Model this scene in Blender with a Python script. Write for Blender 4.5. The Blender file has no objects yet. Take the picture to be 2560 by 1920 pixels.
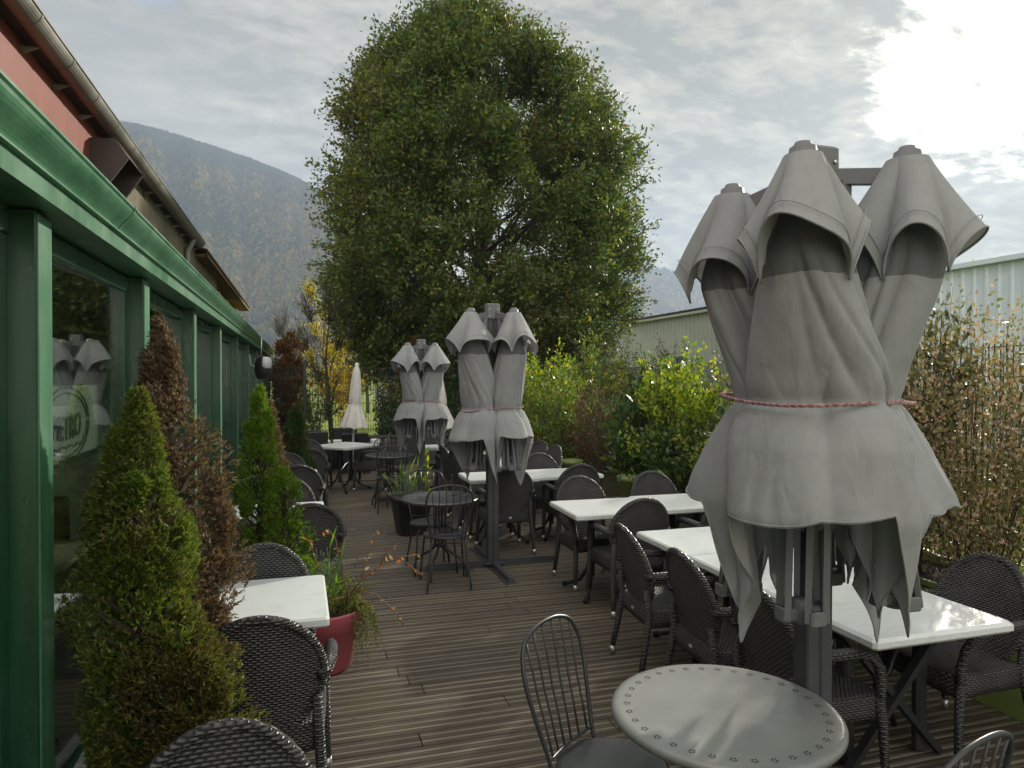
import bpy, math, random
import numpy as np
from mathutils import Vector, Matrix
R = math.radians
random.seed(7)
rng = np.random.default_rng(11)
scene = bpy.context.scene
COL = scene.collection

# ------------------------------------------------------------------ camera
cd = bpy.data.cameras.new('camera')
cam = bpy.data.objects.new('camera', cd); COL.objects.link(cam)
cam.location = (0, 0, 1.88)
cam.rotation_euler = (R(89.415), 0, R(-16.76))
cd.sensor_width = 36; cd.lens = 24.75
cd.clip_start = 0.05; cd.clip_end = 12000
scene.camera = cam

# ------------------------------------------------------------------ world / sky
SUN_AZ, SUN_EL = 51.5, 21.0      # degrees clockwise from +Y, above horizon
S = Vector((math.sin(R(SUN_AZ))*math.cos(R(SUN_EL)), math.cos(R(SUN_AZ))*math.cos(R(SUN_EL)), math.sin(R(SUN_EL))))
w = bpy.data.worlds.new('World'); scene.world = w; w.use_nodes = True
nt = w.node_tree; N = nt.nodes; Lk = nt.links; N.clear()
def nd(t, **kw):
    n = N.new(t)
    for k, v in kw.items(): setattr(n, k, v)
    return n
def mth(op, a, b=None, c=None, clamp=False):
    n = N.new('ShaderNodeMath'); n.operation = op; n.use_clamp = clamp
    for i, v in enumerate((a, b, c)):
        if v is None: continue
        if isinstance(v, (int, float)): n.inputs[i].default_value = v
        else: Lk.new(v, n.inputs[i])
    return n.outputs[0]
def mixc(f, a, b):
    n = N.new('ShaderNodeMix'); n.data_type = 'RGBA'
    for s, v in ((n.inputs[0], f), (n.inputs[6], a), (n.inputs[7], b)):
        if isinstance(v, (int, float)): s.default_value = v
        elif isinstance(v, tuple): s.default_value = (*v, 1)
        else: Lk.new(v, s)
    return n.outputs[2]
def maprange(v, a, b, c, d, smooth=True):
    n = N.new('ShaderNodeMapRange'); n.interpolation_type = 'SMOOTHSTEP' if smooth else 'LINEAR'
    Lk.new(v, n.inputs[0])
    for i, x in enumerate((a, b, c, d)): n.inputs[i+1].default_value = x
    return n.outputs[0]
tc = nd('ShaderNodeTexCoord')
sep = nd('ShaderNodeSeparateXYZ'); Lk.new(tc.outputs['Generated'], sep.inputs[0])
zc = mth('ADD', mth('MAXIMUM', sep.outputs[2], 0.0), 0.13)
cmb = nd('ShaderNodeCombineXYZ')
Lk.new(mth('DIVIDE', sep.outputs[0], zc), cmb.inputs[0]); Lk.new(mth('DIVIDE', sep.outputs[1], zc), cmb.inputs[1])
def wnoise(scale, detail, rough, off=0, dist=0.0):
    mp = nd('ShaderNodeMapping'); Lk.new(cmb.outputs[0], mp.inputs[0]); mp.inputs['Location'].default_value = (off, off*.7, 0)
    mp.inputs['Rotation'].default_value = (0, 0, R(-35)); mp.inputs['Scale'].default_value = (1, 1.5, 1)
    n = nd('ShaderNodeTexNoise'); Lk.new(mp.outputs[0], n.inputs['Vector'])
    n.inputs['Scale'].default_value = scale; n.inputs['Detail'].default_value = detail
    n.inputs['Roughness'].default_value = rough; n.inputs['Distortion'].default_value = dist
    return n.outputs[0]
big = wnoise(.55, 4, .55, 3.1)
mid = wnoise(3.1, 6, .60, 9.4, .25)
fine = wnoise(9.5, 9, .66, 1.7, .35)
dot = nd('ShaderNodeVectorMath', operation='DOT_PRODUCT'); Lk.new(tc.outputs['Generated'], dot.inputs[0]); dot.inputs[1].default_value = S
dv = dot.outputs['Value']
near = maprange(dv, .55, .99, 0, 1)          # how close to the sun
tex = mth('ADD', mth('MULTIPLY', mid, .55), mth('MULTIPLY', fine, .45))
# cloud brightness: smooth grey layer to the left, mottled thin layer near the sun
contrast = maprange(dv, .40, .88, 1.3, 4.6)
b1 = mth('MULTIPLY', mth('SUBTRACT', tex, .5), contrast)
b2 = mth('MULTIPLY', mth('SUBTRACT', big, .5), .95)
bright = mth('ADD', mth('ADD', .40, b1), b2)
bright = mth('ADD', bright, mth('MULTIPLY', near, .10))
lowrim = maprange(sep.outputs[2], .02, .32, .14, 0)
bright = mth('ADD', bright, lowrim)
bright = mth('MAXIMUM', bright, .20)
cool = mixc(bright, (.104, .100, .091), (.370, .345, .305))
warm = mixc(bright, (.080, .079, .070), (.350, .325, .25))
cloud = mixc(near, cool, warm)
cr = nd('ShaderNodeMix'); cr.data_type = 'RGBA'; cr.blend_type = 'MULTIPLY'; cr.inputs[0].default_value = 1
# sun disc veiled by cloud: ragged, blown out
rag = mth('ADD', dv, mth('MULTIPLY', mth('SUBTRACT', mid, .5), .034))
rag = mth('ADD', rag, mth('MULTIPLY', mth('SUBTRACT', fine, .5), .012))
core = maprange(rag, .9900, .9990, 0, 1)
halo = mth('POWER', mth('MAXIMUM', dv, 0), 34)
glow = mth('ADD', mth('MULTIPLY', core, 1.3), mth('MULTIPLY', halo, .12))
addn = nd('ShaderNodeMix'); addn.data_type = 'RGBA'; addn.blend_type = 'ADD'; addn.inputs[0].default_value = 1
gcol = nd('ShaderNodeCombineColor'); Lk.new(glow, gcol.inputs[0]); Lk.new(mth('MULTIPLY', glow, .95), gcol.inputs[1]); Lk.new(mth('MULTIPLY', glow, .80), gcol.inputs[2])
Lk.new(cloud, addn.inputs[6]); Lk.new(gcol.outputs[0], addn.inputs[7])
sky = nd('ShaderNodeTexSky', sky_type='NISHITA'); sky.sun_disc = False
sky.sun_elevation = R(SUN_EL); sky.sun_rotation = R(SUN_AZ)
skym = nd('ShaderNodeMix'); skym.data_type = 'RGBA'; skym.blend_type = 'MULTIPLY'; skym.inputs[0].default_value = 1
Lk.new(sky.outputs[0], skym.inputs[6]); skym.inputs[7].default_value = (.85, .95, 1.15, 1)
gap = maprange(mth('ADD', wnoise(1.15, 5, .6, 5.2, .3), mth('MULTIPLY', near, -.12)), .64, .74, 0, .75)
# unseen sky behind the camera and overhead, brightened as added fill light
bk = nd('ShaderNodeVectorMath', operation='DOT_PRODUCT'); Lk.new(tc.outputs['Generated'], bk.inputs[0]); bk.inputs[1].default_value = (-.50, -.80, .34)
sky_fill = mth('ADD', mth('ADD', 1.0, maprange(bk.outputs['Value'], 0.0, .8, 0, 3.6)), maprange(sep.outputs[2], .52, .85, 0, .8))
bgc = nd('ShaderNodeBackground'); Lk.new(addn.outputs[2], bgc.inputs[0]); Lk.new(sky_fill, bgc.inputs[1])
bgs = nd('ShaderNodeBackground'); Lk.new(skym.outputs[2], bgs.inputs[0]); bgs.inputs[1].default_value = 0.09
mx = nd('ShaderNodeMixShader'); Lk.new(gap, mx.inputs[0]); Lk.new(bgc.outputs[0], mx.inputs[1]); Lk.new(bgs.outputs[0], mx.inputs[2])
out = nd('ShaderNodeOutputWorld'); Lk.new(mx.outputs[0], out.inputs[0])

ld = bpy.data.lights.new('sun', 'SUN'); sun = bpy.data.objects.new('sun', ld); COL.objects.link(sun)
ld.energy = 3.4; ld.angle = R(1.6); ld.color = (1.0, .93, .80)
sun.rotation_euler = S.to_track_quat('Z', 'Y').to_euler()
scene.view_settings.view_transform = 'Standard'; scene.view_settings.look = 'None'
scene.view_settings.exposure = 0.95; scene.view_settings.gamma = 1; scene.view_settings.use_curve_mapping = False
scene.cycles.max_bounces = 7; scene.cycles.diffuse_bounces = 3; scene.cycles.glossy_bounces = 3
scene.cycles.transmission_bounces = 5; scene.cycles.transparent_max_bounces = 12; scene.cycles.volume_bounces = 1
scene.cycles.caustics_reflective = False; scene.cycles.caustics_refractive = False

# ------------------------------------------------------------------ helpers
def link(o, parent=None):
    COL.objects.link(o)
    if parent is not None: o.parent = parent
    return o
def tag(o, label=None, cat=None, group=None, kind=None):
    if label: o['label'] = label
    if cat: o['category'] = cat
    if group: o['group'] = group
    if kind: o['kind'] = kind
    return o
def empty(name, loc=(0, 0, 0), rz=0, label=None, cat=None, group=None):
    o = bpy.data.objects.new(name, None); o.location = loc; o.rotation_euler = (0, 0, rz); o.empty_display_size = .2
    return tag(link(o), label, cat, group)
def copy_tree(o, parent=None):
    c = o.copy(); COL.objects.link(c); c.parent = parent
    for k in ('label', 'group'):
        if parent is None and k in c.keys(): del c[k]
    for ch in list(o.children): copy_tree(ch, c)
    return c

class MB:
    def __init__(s): s.v = []; s.f = []; s.sm = []
    def add(s, vs, fs, smooth=False, m=None):
        b = len(s.v)
        s.v.extend([tuple(m @ Vector(p)) for p in vs] if m is not None else [tuple(p) for p in vs])
        s.f.extend([tuple(i+b for i in f) for f in fs]); s.sm.extend([smooth]*len(fs)); return s
    def box(s, c, d, rz=0, bev=0, m=None):
        x, y, z = d[0]/2, d[1]/2, d[2]/2
        if bev <= 0:
            vs = [(i*x, j*y, k*z) for i in (-1, 1) for j in (-1, 1) for k in (-1, 1)]
            fs = [(0, 1, 3, 2), (4, 6, 7, 5), (0, 4, 5, 1), (2, 3, 7, 6), (0, 2, 6, 4), (1, 5, 7, 3)]
        else:
            b = min(bev, x*.9, y*.9, z*.9); vs = []; fs = []
            # bevelled in plan and on the top and bottom edges
            def ring(xx, yy, r, zz): return [(xx-r, -yy, zz), (xx, -yy+r, zz), (xx, yy-r, zz), (xx-r, yy, zz), (-xx+r, yy, zz), (-xx, yy-r, zz), (-xx, -yy+r, zz), (-xx+r, -yy, zz)]
            for (q, zz) in ((b, -z), (0, -z+b), (0, z-b), (b, z)): vs += ring(x-q, y-q, b, zz)
            for k in range(3):
                for i in range(8): fs.append((k*8+i, k*8+(i+1) % 8, k*8+8+(i+1) % 8, k*8+8+i))
            fs.append(tuple(range(7, -1, -1))); fs.append(tuple(range(24, 32)))
        M_ = Matrix.Translation(c) @ Matrix.Rotation(rz, 4, 'Z')
        if m is not None: M_ = m @ M_
        return s.add(vs, fs, False, M_)
    def bar(s, a, b, wd, th):
        """rectangular bar between two points"""
        a = Vector(a); b = Vector(b); d = (b-a); L = d.length
        q = d.to_track_quat('Z', 'Y').to_matrix().to_4x4()
        return s.box((0, 0, L/2), (wd, th, L), m=Matrix.Translation(a) @ q)
    def tube(s, pts, r, n=8, caps=True, smooth=True, closed=False):
        pts = [Vector(p) for p in pts]; k = len(pts)
        rs = r if isinstance(r, (list, tuple)) else [r]*k
        vs = []; fs = []; up = None
        for i, p in enumerate(pts):
            if closed: t = pts[(i+1) % k]-pts[i-1]
            else: t = pts[min(i+1, k-1)]-pts[max(i-1, 0)]
            t.normalize()
            if up is None:
                up = Vector((0, 0, 1)) if abs(t.z) < .9 else Vector((1, 0, 0))
            sd = t.cross(up); sd.normalize(); up = sd.cross(t); up.normalize()
            for j in range(n):
                a = 2*math.pi*j/n; vs.append(p+(sd*math.cos(a)+up*math.sin(a))*rs[i])
        for i in range(k if closed else k-1):
            i2 = (i+1) % k
            for j in range(n): fs.append((i*n+j, i*n+(j+1) % n, i2*n+(j+1) % n, i2*n+j))
        if caps and not closed: fs.append(tuple(range(n-1, -1, -1))); fs.append(tuple((k-1)*n+j for j in range(n)))
        return s.add(vs, fs, smooth)
    def lathe(s, prof, c=(0, 0, 0), n=32, smooth=True, capt=True, capb=True, m=None, sx=1, sy=1):
        vs = []; fs = []
        for r, z in prof:
            for j in range(n):
                a = 2*math.pi*j/n; vs.append((c[0]+r*sx*math.cos(a), c[1]+r*sy*math.sin(a), c[2]+z))
        for i in range(len(prof)-1):
            for j in range(n): fs.append((i*n+j, i*n+(j+1) % n, (i+1)*n+(j+1) % n, (i+1)*n+j))
        if capb: fs.append(tuple(range(n-1, -1, -1)))
        if capt: fs.append(tuple((len(prof)-1)*n+j for j in range(n)))
        return s.add(vs, fs, smooth, m)
    def grid(s, P, closed_u=False, smooth=True, flip=False):
        """P[i][j] rows of points"""
        ni = len(P); nj = len(P[0]); vs = [p for row in P for p in row]; fs = []
        for i in range(ni-1):
            for j in range(nj if closed_u else nj-1):
                f = (i*nj+j, i*nj+(j+1) % nj, (i+1)*nj+(j+1) % nj, (i+1)*nj+j)
                fs.append(f[::-1] if flip else f)
        return s.add(vs, fs, smooth)
    def prism_y(s, prof, y0, y1, caps=True, smooth=False, closed=True):
        """profile of (x,z) extruded along y"""
        n = len(prof); vs = [(x, y0, z) for x, z in prof]+[(x, y1, z) for x, z in prof]
        fs = [(i, (i+1) % n, n+(i+1) % n, n+i) for i in range(n if closed else n-1)]
        if caps and closed: fs += [tuple(range(n-1, -1, -1)), tuple(range(n, 2*n))]
        return s.add(vs, fs, smooth)
    def prism_x(s, prof, x0, x1, caps=True):
        n = len(prof); vs = [(x0, y, z) for y, z in prof]+[(x1, y, z) for y, z in prof]
        fs = [(i, n+i, n+(i+1) % n, (i+1) % n) for i in range(n)]
        if caps: fs += [tuple(range(n)), tuple(range(2*n-1, n-1, -1))]
        return s.add(vs, fs)
    def build(s, name, mat, parent=None, loc=None, autosm=False):
        me = bpy.data.meshes.new(name); me.from_pydata(s.v, [], s.f); me.update()
        me.polygons.foreach_set('use_smooth', s.sm)
        # box-projected UVs in metres
        nl = len(me.loops); co = np.empty(len(s.v)*3); me.vertices.foreach_get('co', co); co = co.reshape(-1, 3)
        li = np.empty(nl, dtype=np.int32); me.loops.foreach_get('vertex_index', li)
        pn = np.empty(len(me.polygons)*3); me.polygons.foreach_get('normal', pn); pn = np.abs(pn.reshape(-1, 3))
        lt = np.empty(len(me.polygons), dtype=np.int32); me.polygons.foreach_get('loop_total', lt)
        ax = np.repeat(pn.argmax(1), lt); c = co[li]
        uv = np.where((ax == 0)[:, None], c[:, [1, 2]], np.where((ax == 1)[:, None], c[:, [0, 2]], c[:, [0, 1]]))
        u = me.uv_layers.new(name='UVMap'); u.data.foreach_set('uv', uv.astype(np.float32).ravel())
        if mat: me.materials.append(mat)
        o = bpy.data.objects.new(name, me)
        if loc: o.location = loc
        return link(o, parent)

def np_mesh(name, V, k, mat, parent=None, smooth=False):
    """V (n*k,3): n faces of k corners each"""
    n = len(V)//k
    me = bpy.data.meshes.new(name); me.vertices.add(len(V)); me.vertices.foreach_set('co', V.astype(np.float32).ravel())
    me.loops.add(n*k); me.loops.foreach_set('vertex_index', np.arange(n*k, dtype=np.int32))
    me.polygons.add(n); me.polygons.foreach_set('loop_start', np.arange(0, n*k, k, dtype=np.int32))
    me.update(calc_edges=True)
    if mat: me.materials.append(mat)
    o = bpy.data.objects.new(name, me); return link(o, parent)
def unit(a): return a/np.maximum(np.linalg.norm(a, axis=1, keepdims=True), 1e-9)
def leaf_mesh(name, P, D, L, W, mat, parent=None, fold=.25, mid=.45):
    n = len(P); D = unit(D); r = unit(rng.normal(size=(n, 3))); Sd = unit(np.cross(D, r)); Nn = np.cross(Sd, D)
    L = np.broadcast_to(np.asarray(L, float), (n,))[:, None]; W = np.broadcast_to(np.asarray(W, float), (n,))[:, None]
    V = np.empty((n, 4, 3)); V[:, 0] = P
    V[:, 1] = P+D*L*mid+Sd*W/2+Nn*W*fold; V[:, 2] = P+D*L; V[:, 3] = P+D*L*mid-Sd*W/2+Nn*W*fold
    return np_mesh(name, V.reshape(-1, 3), 4, mat, parent)
def seg_mesh(name, A, B, ra, rb, mat, parent=None):
    n = len(A); D = unit(B-A); h = np.where(np.abs(D[:, 2:3]) < .9, np.array([[0, 0, 1.]]), np.array([[1., 0, 0]]))
    s1 = unit(np.cross(D, h)); s2 = np.cross(D, s1)
    ra = np.broadcast_to(np.asarray(ra, float), (n,))[:, None]; rb = np.broadcast_to(np.asarray(rb, float), (n,))[:, None]
    V = np.empty((n, 4, 4, 3)); an = [0, math.pi/2, math.pi, 3*math.pi/2]
    for j in range(4):
        a0, a1 = an[j], an[(j+1) % 4]
        V[:, j, 0] = A+(s1*math.cos(a0)+s2*math.sin(a0))*ra; V[:, j, 1] = A+(s1*math.cos(a1)+s2*math.sin(a1))*ra
        V[:, j, 2] = B+(s1*math.cos(a1)+s2*math.sin(a1))*rb; V[:, j, 3] = B+(s1*math.cos(a0)+s2*math.sin(a0))*rb
    return np_mesh(name, V.reshape(-1, 3), 4, mat, parent)

# ------------------------------------------------------------------ materials
class MT:
    def __init__(s, name):
        s.m = bpy.data.materials.new(name); s.m.use_nodes = True; s.t = s.m.node_tree; s.N = s.t.nodes; s.L = s.t.links
        s.b = s.N['Principled BSDF']; s.o = s.N['Material Output']
    def n(s, t, ins=None, **kw):
        x = s.N.new(t)
        for k, v in kw.items(): setattr(x, k, v)
        for k, v in (ins or {}).items(): s.put(x.inputs[k], v)
        return x
    def put(s, sock, v):
        if isinstance(v, bpy.types.NodeSocket): s.L.new(v, sock)
        elif isinstance(v, (tuple, list)) and len(v) == 3 and sock.type == 'RGBA': sock.default_value = (*v, 1)
        else: sock.default_value = v
    def set(s, **kw):
        for k, v in kw.items(): s.put(s.b.inputs[k.replace('_', ' ')], v)
        return s
    def obj(s): return s.n('ShaderNodeTexCoord').outputs['Object']
    def uv(s): return s.n('ShaderNodeTexCoord').outputs['UV']
    def mapping(s, v, scale=(1, 1, 1), rot=(0, 0, 0), loc=(0, 0, 0)):
        return s.n('ShaderNodeMapping', {'Vector': v, 'Scale': scale, 'Rotation': rot, 'Location': loc}).outputs[0]
    def noise(s, v, scale, detail=3, rough=.5, dist=0):
        return s.n('ShaderNodeTexNoise', {'Vector': v, 'Scale': scale, 'Detail': detail, 'Roughness': rough, 'Distortion': dist}).outputs[0]
    def ramp(s, f, stops, interp='LINEAR'):
        r = s.n('ShaderNodeValToRGB'); s.L.new(f, r.inputs[0]); r.color_ramp.interpolation = interp
        e = r.color_ramp.elements
        while len(e) < len(stops): e.new(.5)
        for i, (p, c) in enumerate(stops): e[i].position = p; e[i].color = (*c, 1) if not isinstance(c, (int, float)) else (c, c, c, 1)
        return r.outputs[0]
    def mix(s, f, a, b, bt='MIX'):
        x = s.n('ShaderNodeMix', data_type='RGBA', blend_type=bt); s.put(x.inputs[0], f); s.put(x.inputs[6], a); s.put(x.inputs[7], b); return x.outputs[2]
    def math(s, op, a, b=0.0):
        x = s.n('ShaderNodeMath', operation=op); s.put(x.inputs[0], a); s.put(x.inputs[1], b); return x.outputs[0]
    def bump(s, h, strength=.3, dist=.01, normal=None):
        x = s.n('ShaderNodeBump', {'Height': h, 'Strength': strength, 'Distance': dist})
        if normal: s.L.new(normal, x.inputs['Normal'])
        s.L.new(x.outputs[0], s.b.inputs['Normal']); return x.outputs[0]
def simple(name, col, rough=.6, metal=0, var=.15, vscale=4, bump=0, bscale=60, spec=.5):
    t = MT(name); o = t.obj()
    n = t.noise(o, vscale, 5, .6)
    c2 = tuple(min(1, c*(1+var)) for c in col); c1 = tuple(c*(1-var) for c in col)
    t.set(Base_Color=t.ramp(n, [(.3, c1), (.7, c2)]), Roughness=t.ramp(n, [(.3, max(.05, rough-.08)), (.7, min(1, rough+.08))]), Metallic=metal)
    t.b.inputs['Specular IOR Level'].default_value = spec
    if bump: t.bump(t.noise(o, bscale, 4, .6), bump, .005)
    return t.m
def leafmat(name, stops, clump=None, cscale=1.0, trans=.45, gloss=.35, camount=.6):
    """stops: colour ramp over random-per-leaf; clump: second ramp over large noise"""
    t = MT(name); g = t.n('ShaderNodeNewGeometry')
    c = t.ramp(g.outputs['Random Per Island'], stops)
    if clump: 
        f = t.noise(t.obj(), cscale, 2, .5)
        c = t.mix(t.ramp(f, [(.50, 0.0), (.66, camount)]), c, t.ramp(g.outputs['Random Per Island'], clump))
    t.set(Base_Color=c, Roughness=gloss); t.b.inputs['Specular IOR Level'].default_value = .35
    tr = t.n('ShaderNodeBsdfTranslucent', {'Color': t.mix(1.0, c, (1.0, 1.0, .45), 'MULTIPLY')})
    tr2 = t.mix(1.0, c, (1.6, 1.6, .7), 'MULTIPLY'); t.L.new(tr2, tr.inputs['Color'])
    ms = t.n('ShaderNodeMixShader'); ms.inputs[0].default_value = trans
    t.L.new(t.b.outputs[0], ms.inputs[1]); t.L.new(tr.outputs[0], ms.inputs[2]); t.L.new(ms.outputs[0], t.o.inputs[0])
    return t.m

M = {}
# weathered grooved decking
t = MT('decking'); o = t.obj(); g = t.n('ShaderNodeNewGeometry')
sp = t.n('ShaderNodeSeparateXYZ', {0: o})
fr = t.math('FRACT', t.math('DIVIDE', t.math('ADD', sp.outputs[1], 2.0), .146))
grain = t.noise(t.mapping(o, (3, 70, 10)), 1.0, 6, .65)
blot = t.noise(t.mapping(o, (.6, 1.4, 1)), 1.0, 5, .62)
base = t.ramp(grain, [(.28, (.028, .023, .018)), (.52, (.070, .056, .043)), (.78, (.125, .105, .082))])
ridge = t.ramp(fr, [(.0, 0.), (.20, 0.), (.22, 1.), (.33, 1.), (.36, 0.), (.60, 0.), (.62, .9), (.74, .9), (.77, 0.), (1., 0.)])
ridge_a = t.math('MULTIPLY', ridge, t.math('ADD', .30, t.math('MULTIPLY', blot, 1.2)))
c = t.mix(t.math('MULTIPLY', ridge_a, .80), base, t.ramp(grain, [(.3, (.15, .133, .105)), (.75, (.30, .275, .225))]))
tint = t.mix(g.outputs['Random Per Island'], (.86, .86, .86), (1.18, 1.15, 1.10))
c = t.mix(1.0, c, tint, 'MULTIPLY')
moss = t.ramp(t.noise(t.mapping(o, (.8, .8, 1), loc=(4, 2, 0)), 1.3, 5, .7), [(.56, 0.), (.74, .55)])
c = t.mix(moss, c, (.10, .09, .03))
t.set(Base_Color=c, Roughness=t.ramp(blot, [(.3, .42), (.7, .75)])); t.b.inputs['Specular IOR Level'].default_value = .4
t.bump(t.math('ADD', grain, t.math('MULTIPLY', ridge, .5)), .5, .004); M['deck'] = t.m

def wicker(name, dark, lite, bw=.030, bh=.011):
    t = MT(name); sp = t.n('ShaderNodeSeparateXYZ', {0: t.uv()})
    v = t.math('DIVIDE', sp.outputs[1], bh); row = t.math('FLOOR', v); fv = t.math('FRACT', v)
    fu = t.math('FRACT', t.math('ADD', t.math('DIVIDE', sp.outputs[0], bw), t.math('MULTIPLY', t.math('MODULO', row, 2.0), .5)))
    hh = t.math('MULTIPLY', t.math('POWER', t.math('SINE', t.math('MULTIPLY', fu, math.pi)), .7), t.math('POWER', t.math('SINE', t.math('MULTIPLY', fv, math.pi)), .8))
    wn = t.n('ShaderNodeTexWhiteNoise', {'Vector': t.n('ShaderNodeCombineXYZ', {0: row, 1: t.math('FLOOR', t.math('ADD', t.math('DIVIDE', sp.outputs[0], bw), t.math('MULTIPLY', t.math('MODULO', row, 2.0), .5)))}).outputs[0]})
    hcol = t.math('MULTIPLY', hh, t.math('ADD', .75, t.math('MULTIPLY', wn.outputs[0], .4)))
    n = t.noise(t.obj(), 9, 3, .5)
    c = t.mix(hcol, dark, lite)  # strand highlights and dark creases painted into the colour by weave height
    t.set(Base_Color=t.mix(t.ramp(n, [(.3, 0.), (.75, .35)]), c, tuple(x*1.5 for x in lite)), Roughness=.36); t.b.inputs['Specular IOR Level'].default_value = .55
    t.bump(hh, 1.0, .007); return t.m
M['wicker'] = wicker('black_wicker', (.003, .003, .003), (.070, .070, .072), .030, .0115)
M['wicker_red'] = wicker('red_wicker', (.02, .006, .008), (.09, .025, .035))
M['darkmetal'] = simple('dark_metal', (.022, .024, .026), .38, .0, .2, 6)
M['anth'] = simple('anthracite_powder_coat', (.055, .060, .066), .45, .0, .18, 5, .1, 90)
M['castgrey'] = simple('mid_grey_casting', (.13, .135, .145), .48, .0, .12, 8, .1, 80)
M['bistro'] = simple('graphite_paint', (.030, .034, .038), .34, 0, .12, 6)
M['alu'] = simple('aluminium_cap', (.55, .55, .55), .35, .8, .1, 20)
M['chrome'] = simple('chrome', (.7, .7, .72), .12, 1.0, .03, 5)
# near round table lacquer: satin graphite, sun glare painted in as lighter grey-green
t = MT('bistro_glare_lacquer'); o = t.obj()
n = t.noise(o, 7, 6, .65); n2 = t.noise(t.mapping(o, (3, 22, 3), rot=(0, 0, .6)), 3, 6, .7)
t.set(Base_Color=t.ramp(n, [(.3, (.16, .172, .165)), (.7, (.21, .222, .21))]), Roughness=t.ramp(n2, [(.3, .30), (.75, .46)])); t.b.inputs['Specular IOR Level'].default_value = .75
t.bump(n, .04, .004); M['bistrotop'] = t.m
M['graphite_top'] = simple('graphite_lacquer', (.055, .062, .068), .30, 0, .15, 5, 0, 60, .8)
M['black'] = simple('black_hole', (.004, .004, .004), .9)
# white werzalit table top with faint grey veins
t = MT('white_marbled_laminate'); o = t.obj()
v = t.noise(t.mapping(o, (2.2, 9, 4), rot=(0, 0, .5)), 2.2, 7, .66, 1.2)
d = t.noise(o, 60, 3, .6)
c = t.ramp(v, [(.35, (.66, .70, .70)), (.55, (.635, .68, .68)), (.63, (.55, .60, .60)), (.70, (.64, .68, .68))])
t.set(Base_Color=t.mix(t.ramp(d, [(.6, 0.), (.8, .25)]), c, (.5, .52, .48)), Roughness=.33); M['white_top'] = t.m
# canopy cloth
def canvas(zline=None):
  t = MT('grey_canvas'); o = t.obj()
  st = t.noise(o, 3.2, 6, .62); dirt = t.noise(t.mapping(o, (9, 9, 2.0)), 1.5, 6, .75)
  c = t.ramp(st, [(.3, (.262, .275, .285)), (.7, (.335, .348, .358))])
  c = t.mix(t.ramp(dirt, [(.54, 0.), (.8, .42)]), c, (.16, .155, .145))
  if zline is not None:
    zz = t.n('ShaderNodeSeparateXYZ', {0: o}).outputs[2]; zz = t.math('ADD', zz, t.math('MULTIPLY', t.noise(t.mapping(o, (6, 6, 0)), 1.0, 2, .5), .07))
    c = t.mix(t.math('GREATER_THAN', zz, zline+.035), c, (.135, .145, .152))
  t.set(Base_Color=c, Roughness=.9, Sheen_Weight=.12)
  wr = t.noise(t.mapping(o, (5, 5, 2.2), rot=(.35, .25, 0)), 2.2, 2, .45, 1.1); w2 = t.noise(t.mapping(o, (26, 26, 3.5), rot=(.2, -.3, 0)), 1.0, 2, .5, .5)
  t.bump(t.math('ADD', t.math('MULTIPLY', w2, .25), wr), .45, .022)
  tr = t.n('ShaderNodeBsdfTranslucent'); t.L.new(t.mix(1.0, c, (.95, .93, .88), 'MULTIPLY'), tr.inputs[0])
  ms = t.n('ShaderNodeMixShader'); ms.inputs[0].default_value = .16
  t.L.new(t.b.outputs[0], ms.inputs[1]); t.L.new(tr.outputs[0], ms.inputs[2]); t.L.new(ms.outputs[0], t.o.inputs[0]); return t.m
M['canvas'] = canvas()
M['whitecloth'] = simple('off_white_cloth', (.62, .60, .57), .85, 0, .12, 5, .3, 18)
M['whitepole'] = simple('white_pole', (.70, .70, .70), .4)
t = MT('pink_rope'); o = t.obj(); t.set(Base_Color=t.ramp(t.noise(o, 60, 3, .6), [(.35, (.20, .09, .10)), (.6, (.42, .26, .26))]), Roughness=.9); M['rope'] = t.m
# green aluminium joinery with streaks
def greenpaint(name, a, b, rough):
    t = MT(name); o = t.obj()
    st = t.noise(t.mapping(o, (8, 3.0, .5)), 2.2, 6, .7); dn = t.noise(t.mapping(o, (3, 1.4, .8)), 1.6, 5, .7)
    c = t.ramp(st, [(.3, a), (.72, b)])
    c = t.mix(t.ramp(dn, [(.52, 0.), (.8, .5)]), c, tuple(x*.6+.09 for x in b))
    t.set(Base_Color=c, Roughness=t.ramp(dn, [(.3, rough), (.8, rough+.25)])); t.b.inputs['Specular IOR Level'].default_value = 1.0
    return t.m
M['green'] = greenpaint('green_painted_aluminium', (.001, .034, .014), (.004, .080, .034), .20)
M['greenfascia'] = greenpaint('weathered_and_lit_green', (.012, .110, .046), (.10, .26, .145), .30)  # weathered fascia paint, also the painted bright side of the columns
# glass
t = MT('window_glass'); ge = t.n('ShaderNodeNewGeometry'); dp = t.n('ShaderNodeVectorMath', {0: ge.outputs['Incoming'], 1: ge.outputs['Normal']}, operation='DOT_PRODUCT')
fz = t.math('ADD', .04, t.math('MULTIPLY', .96, t.math('POWER', t.math('SUBTRACT', 1.0, t.math('ABSOLUTE', dp.outputs['Value'])), 5.0))); gl = t.n('ShaderNodeBsdfGlossy', {'Color': (.9, .95, .92), 'Roughness': .012}); tp = t.n('ShaderNodeBsdfTransparent', {'Color': (.80, .85, .82)})
ms = t.n('ShaderNodeMixShader'); t.L.new(t.math('ADD', t.math('MULTIPLY', fz, 1.35), .07), ms.inputs[0]); t.L.new(tp.outputs[0], ms.inputs[1]); t.L.new(gl.outputs[0], ms.inputs[2]); t.L.new(ms.outputs[0], t.o.inputs[0]); M['glass'] = t.m
t = MT('clear_blind_film'); tp = t.n('ShaderNodeBsdfTransparent', {'Color': (.8, .82, .8)}); ms = t.n('ShaderNodeMixShader'); ms.inputs[0].default_value = .42
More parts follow.
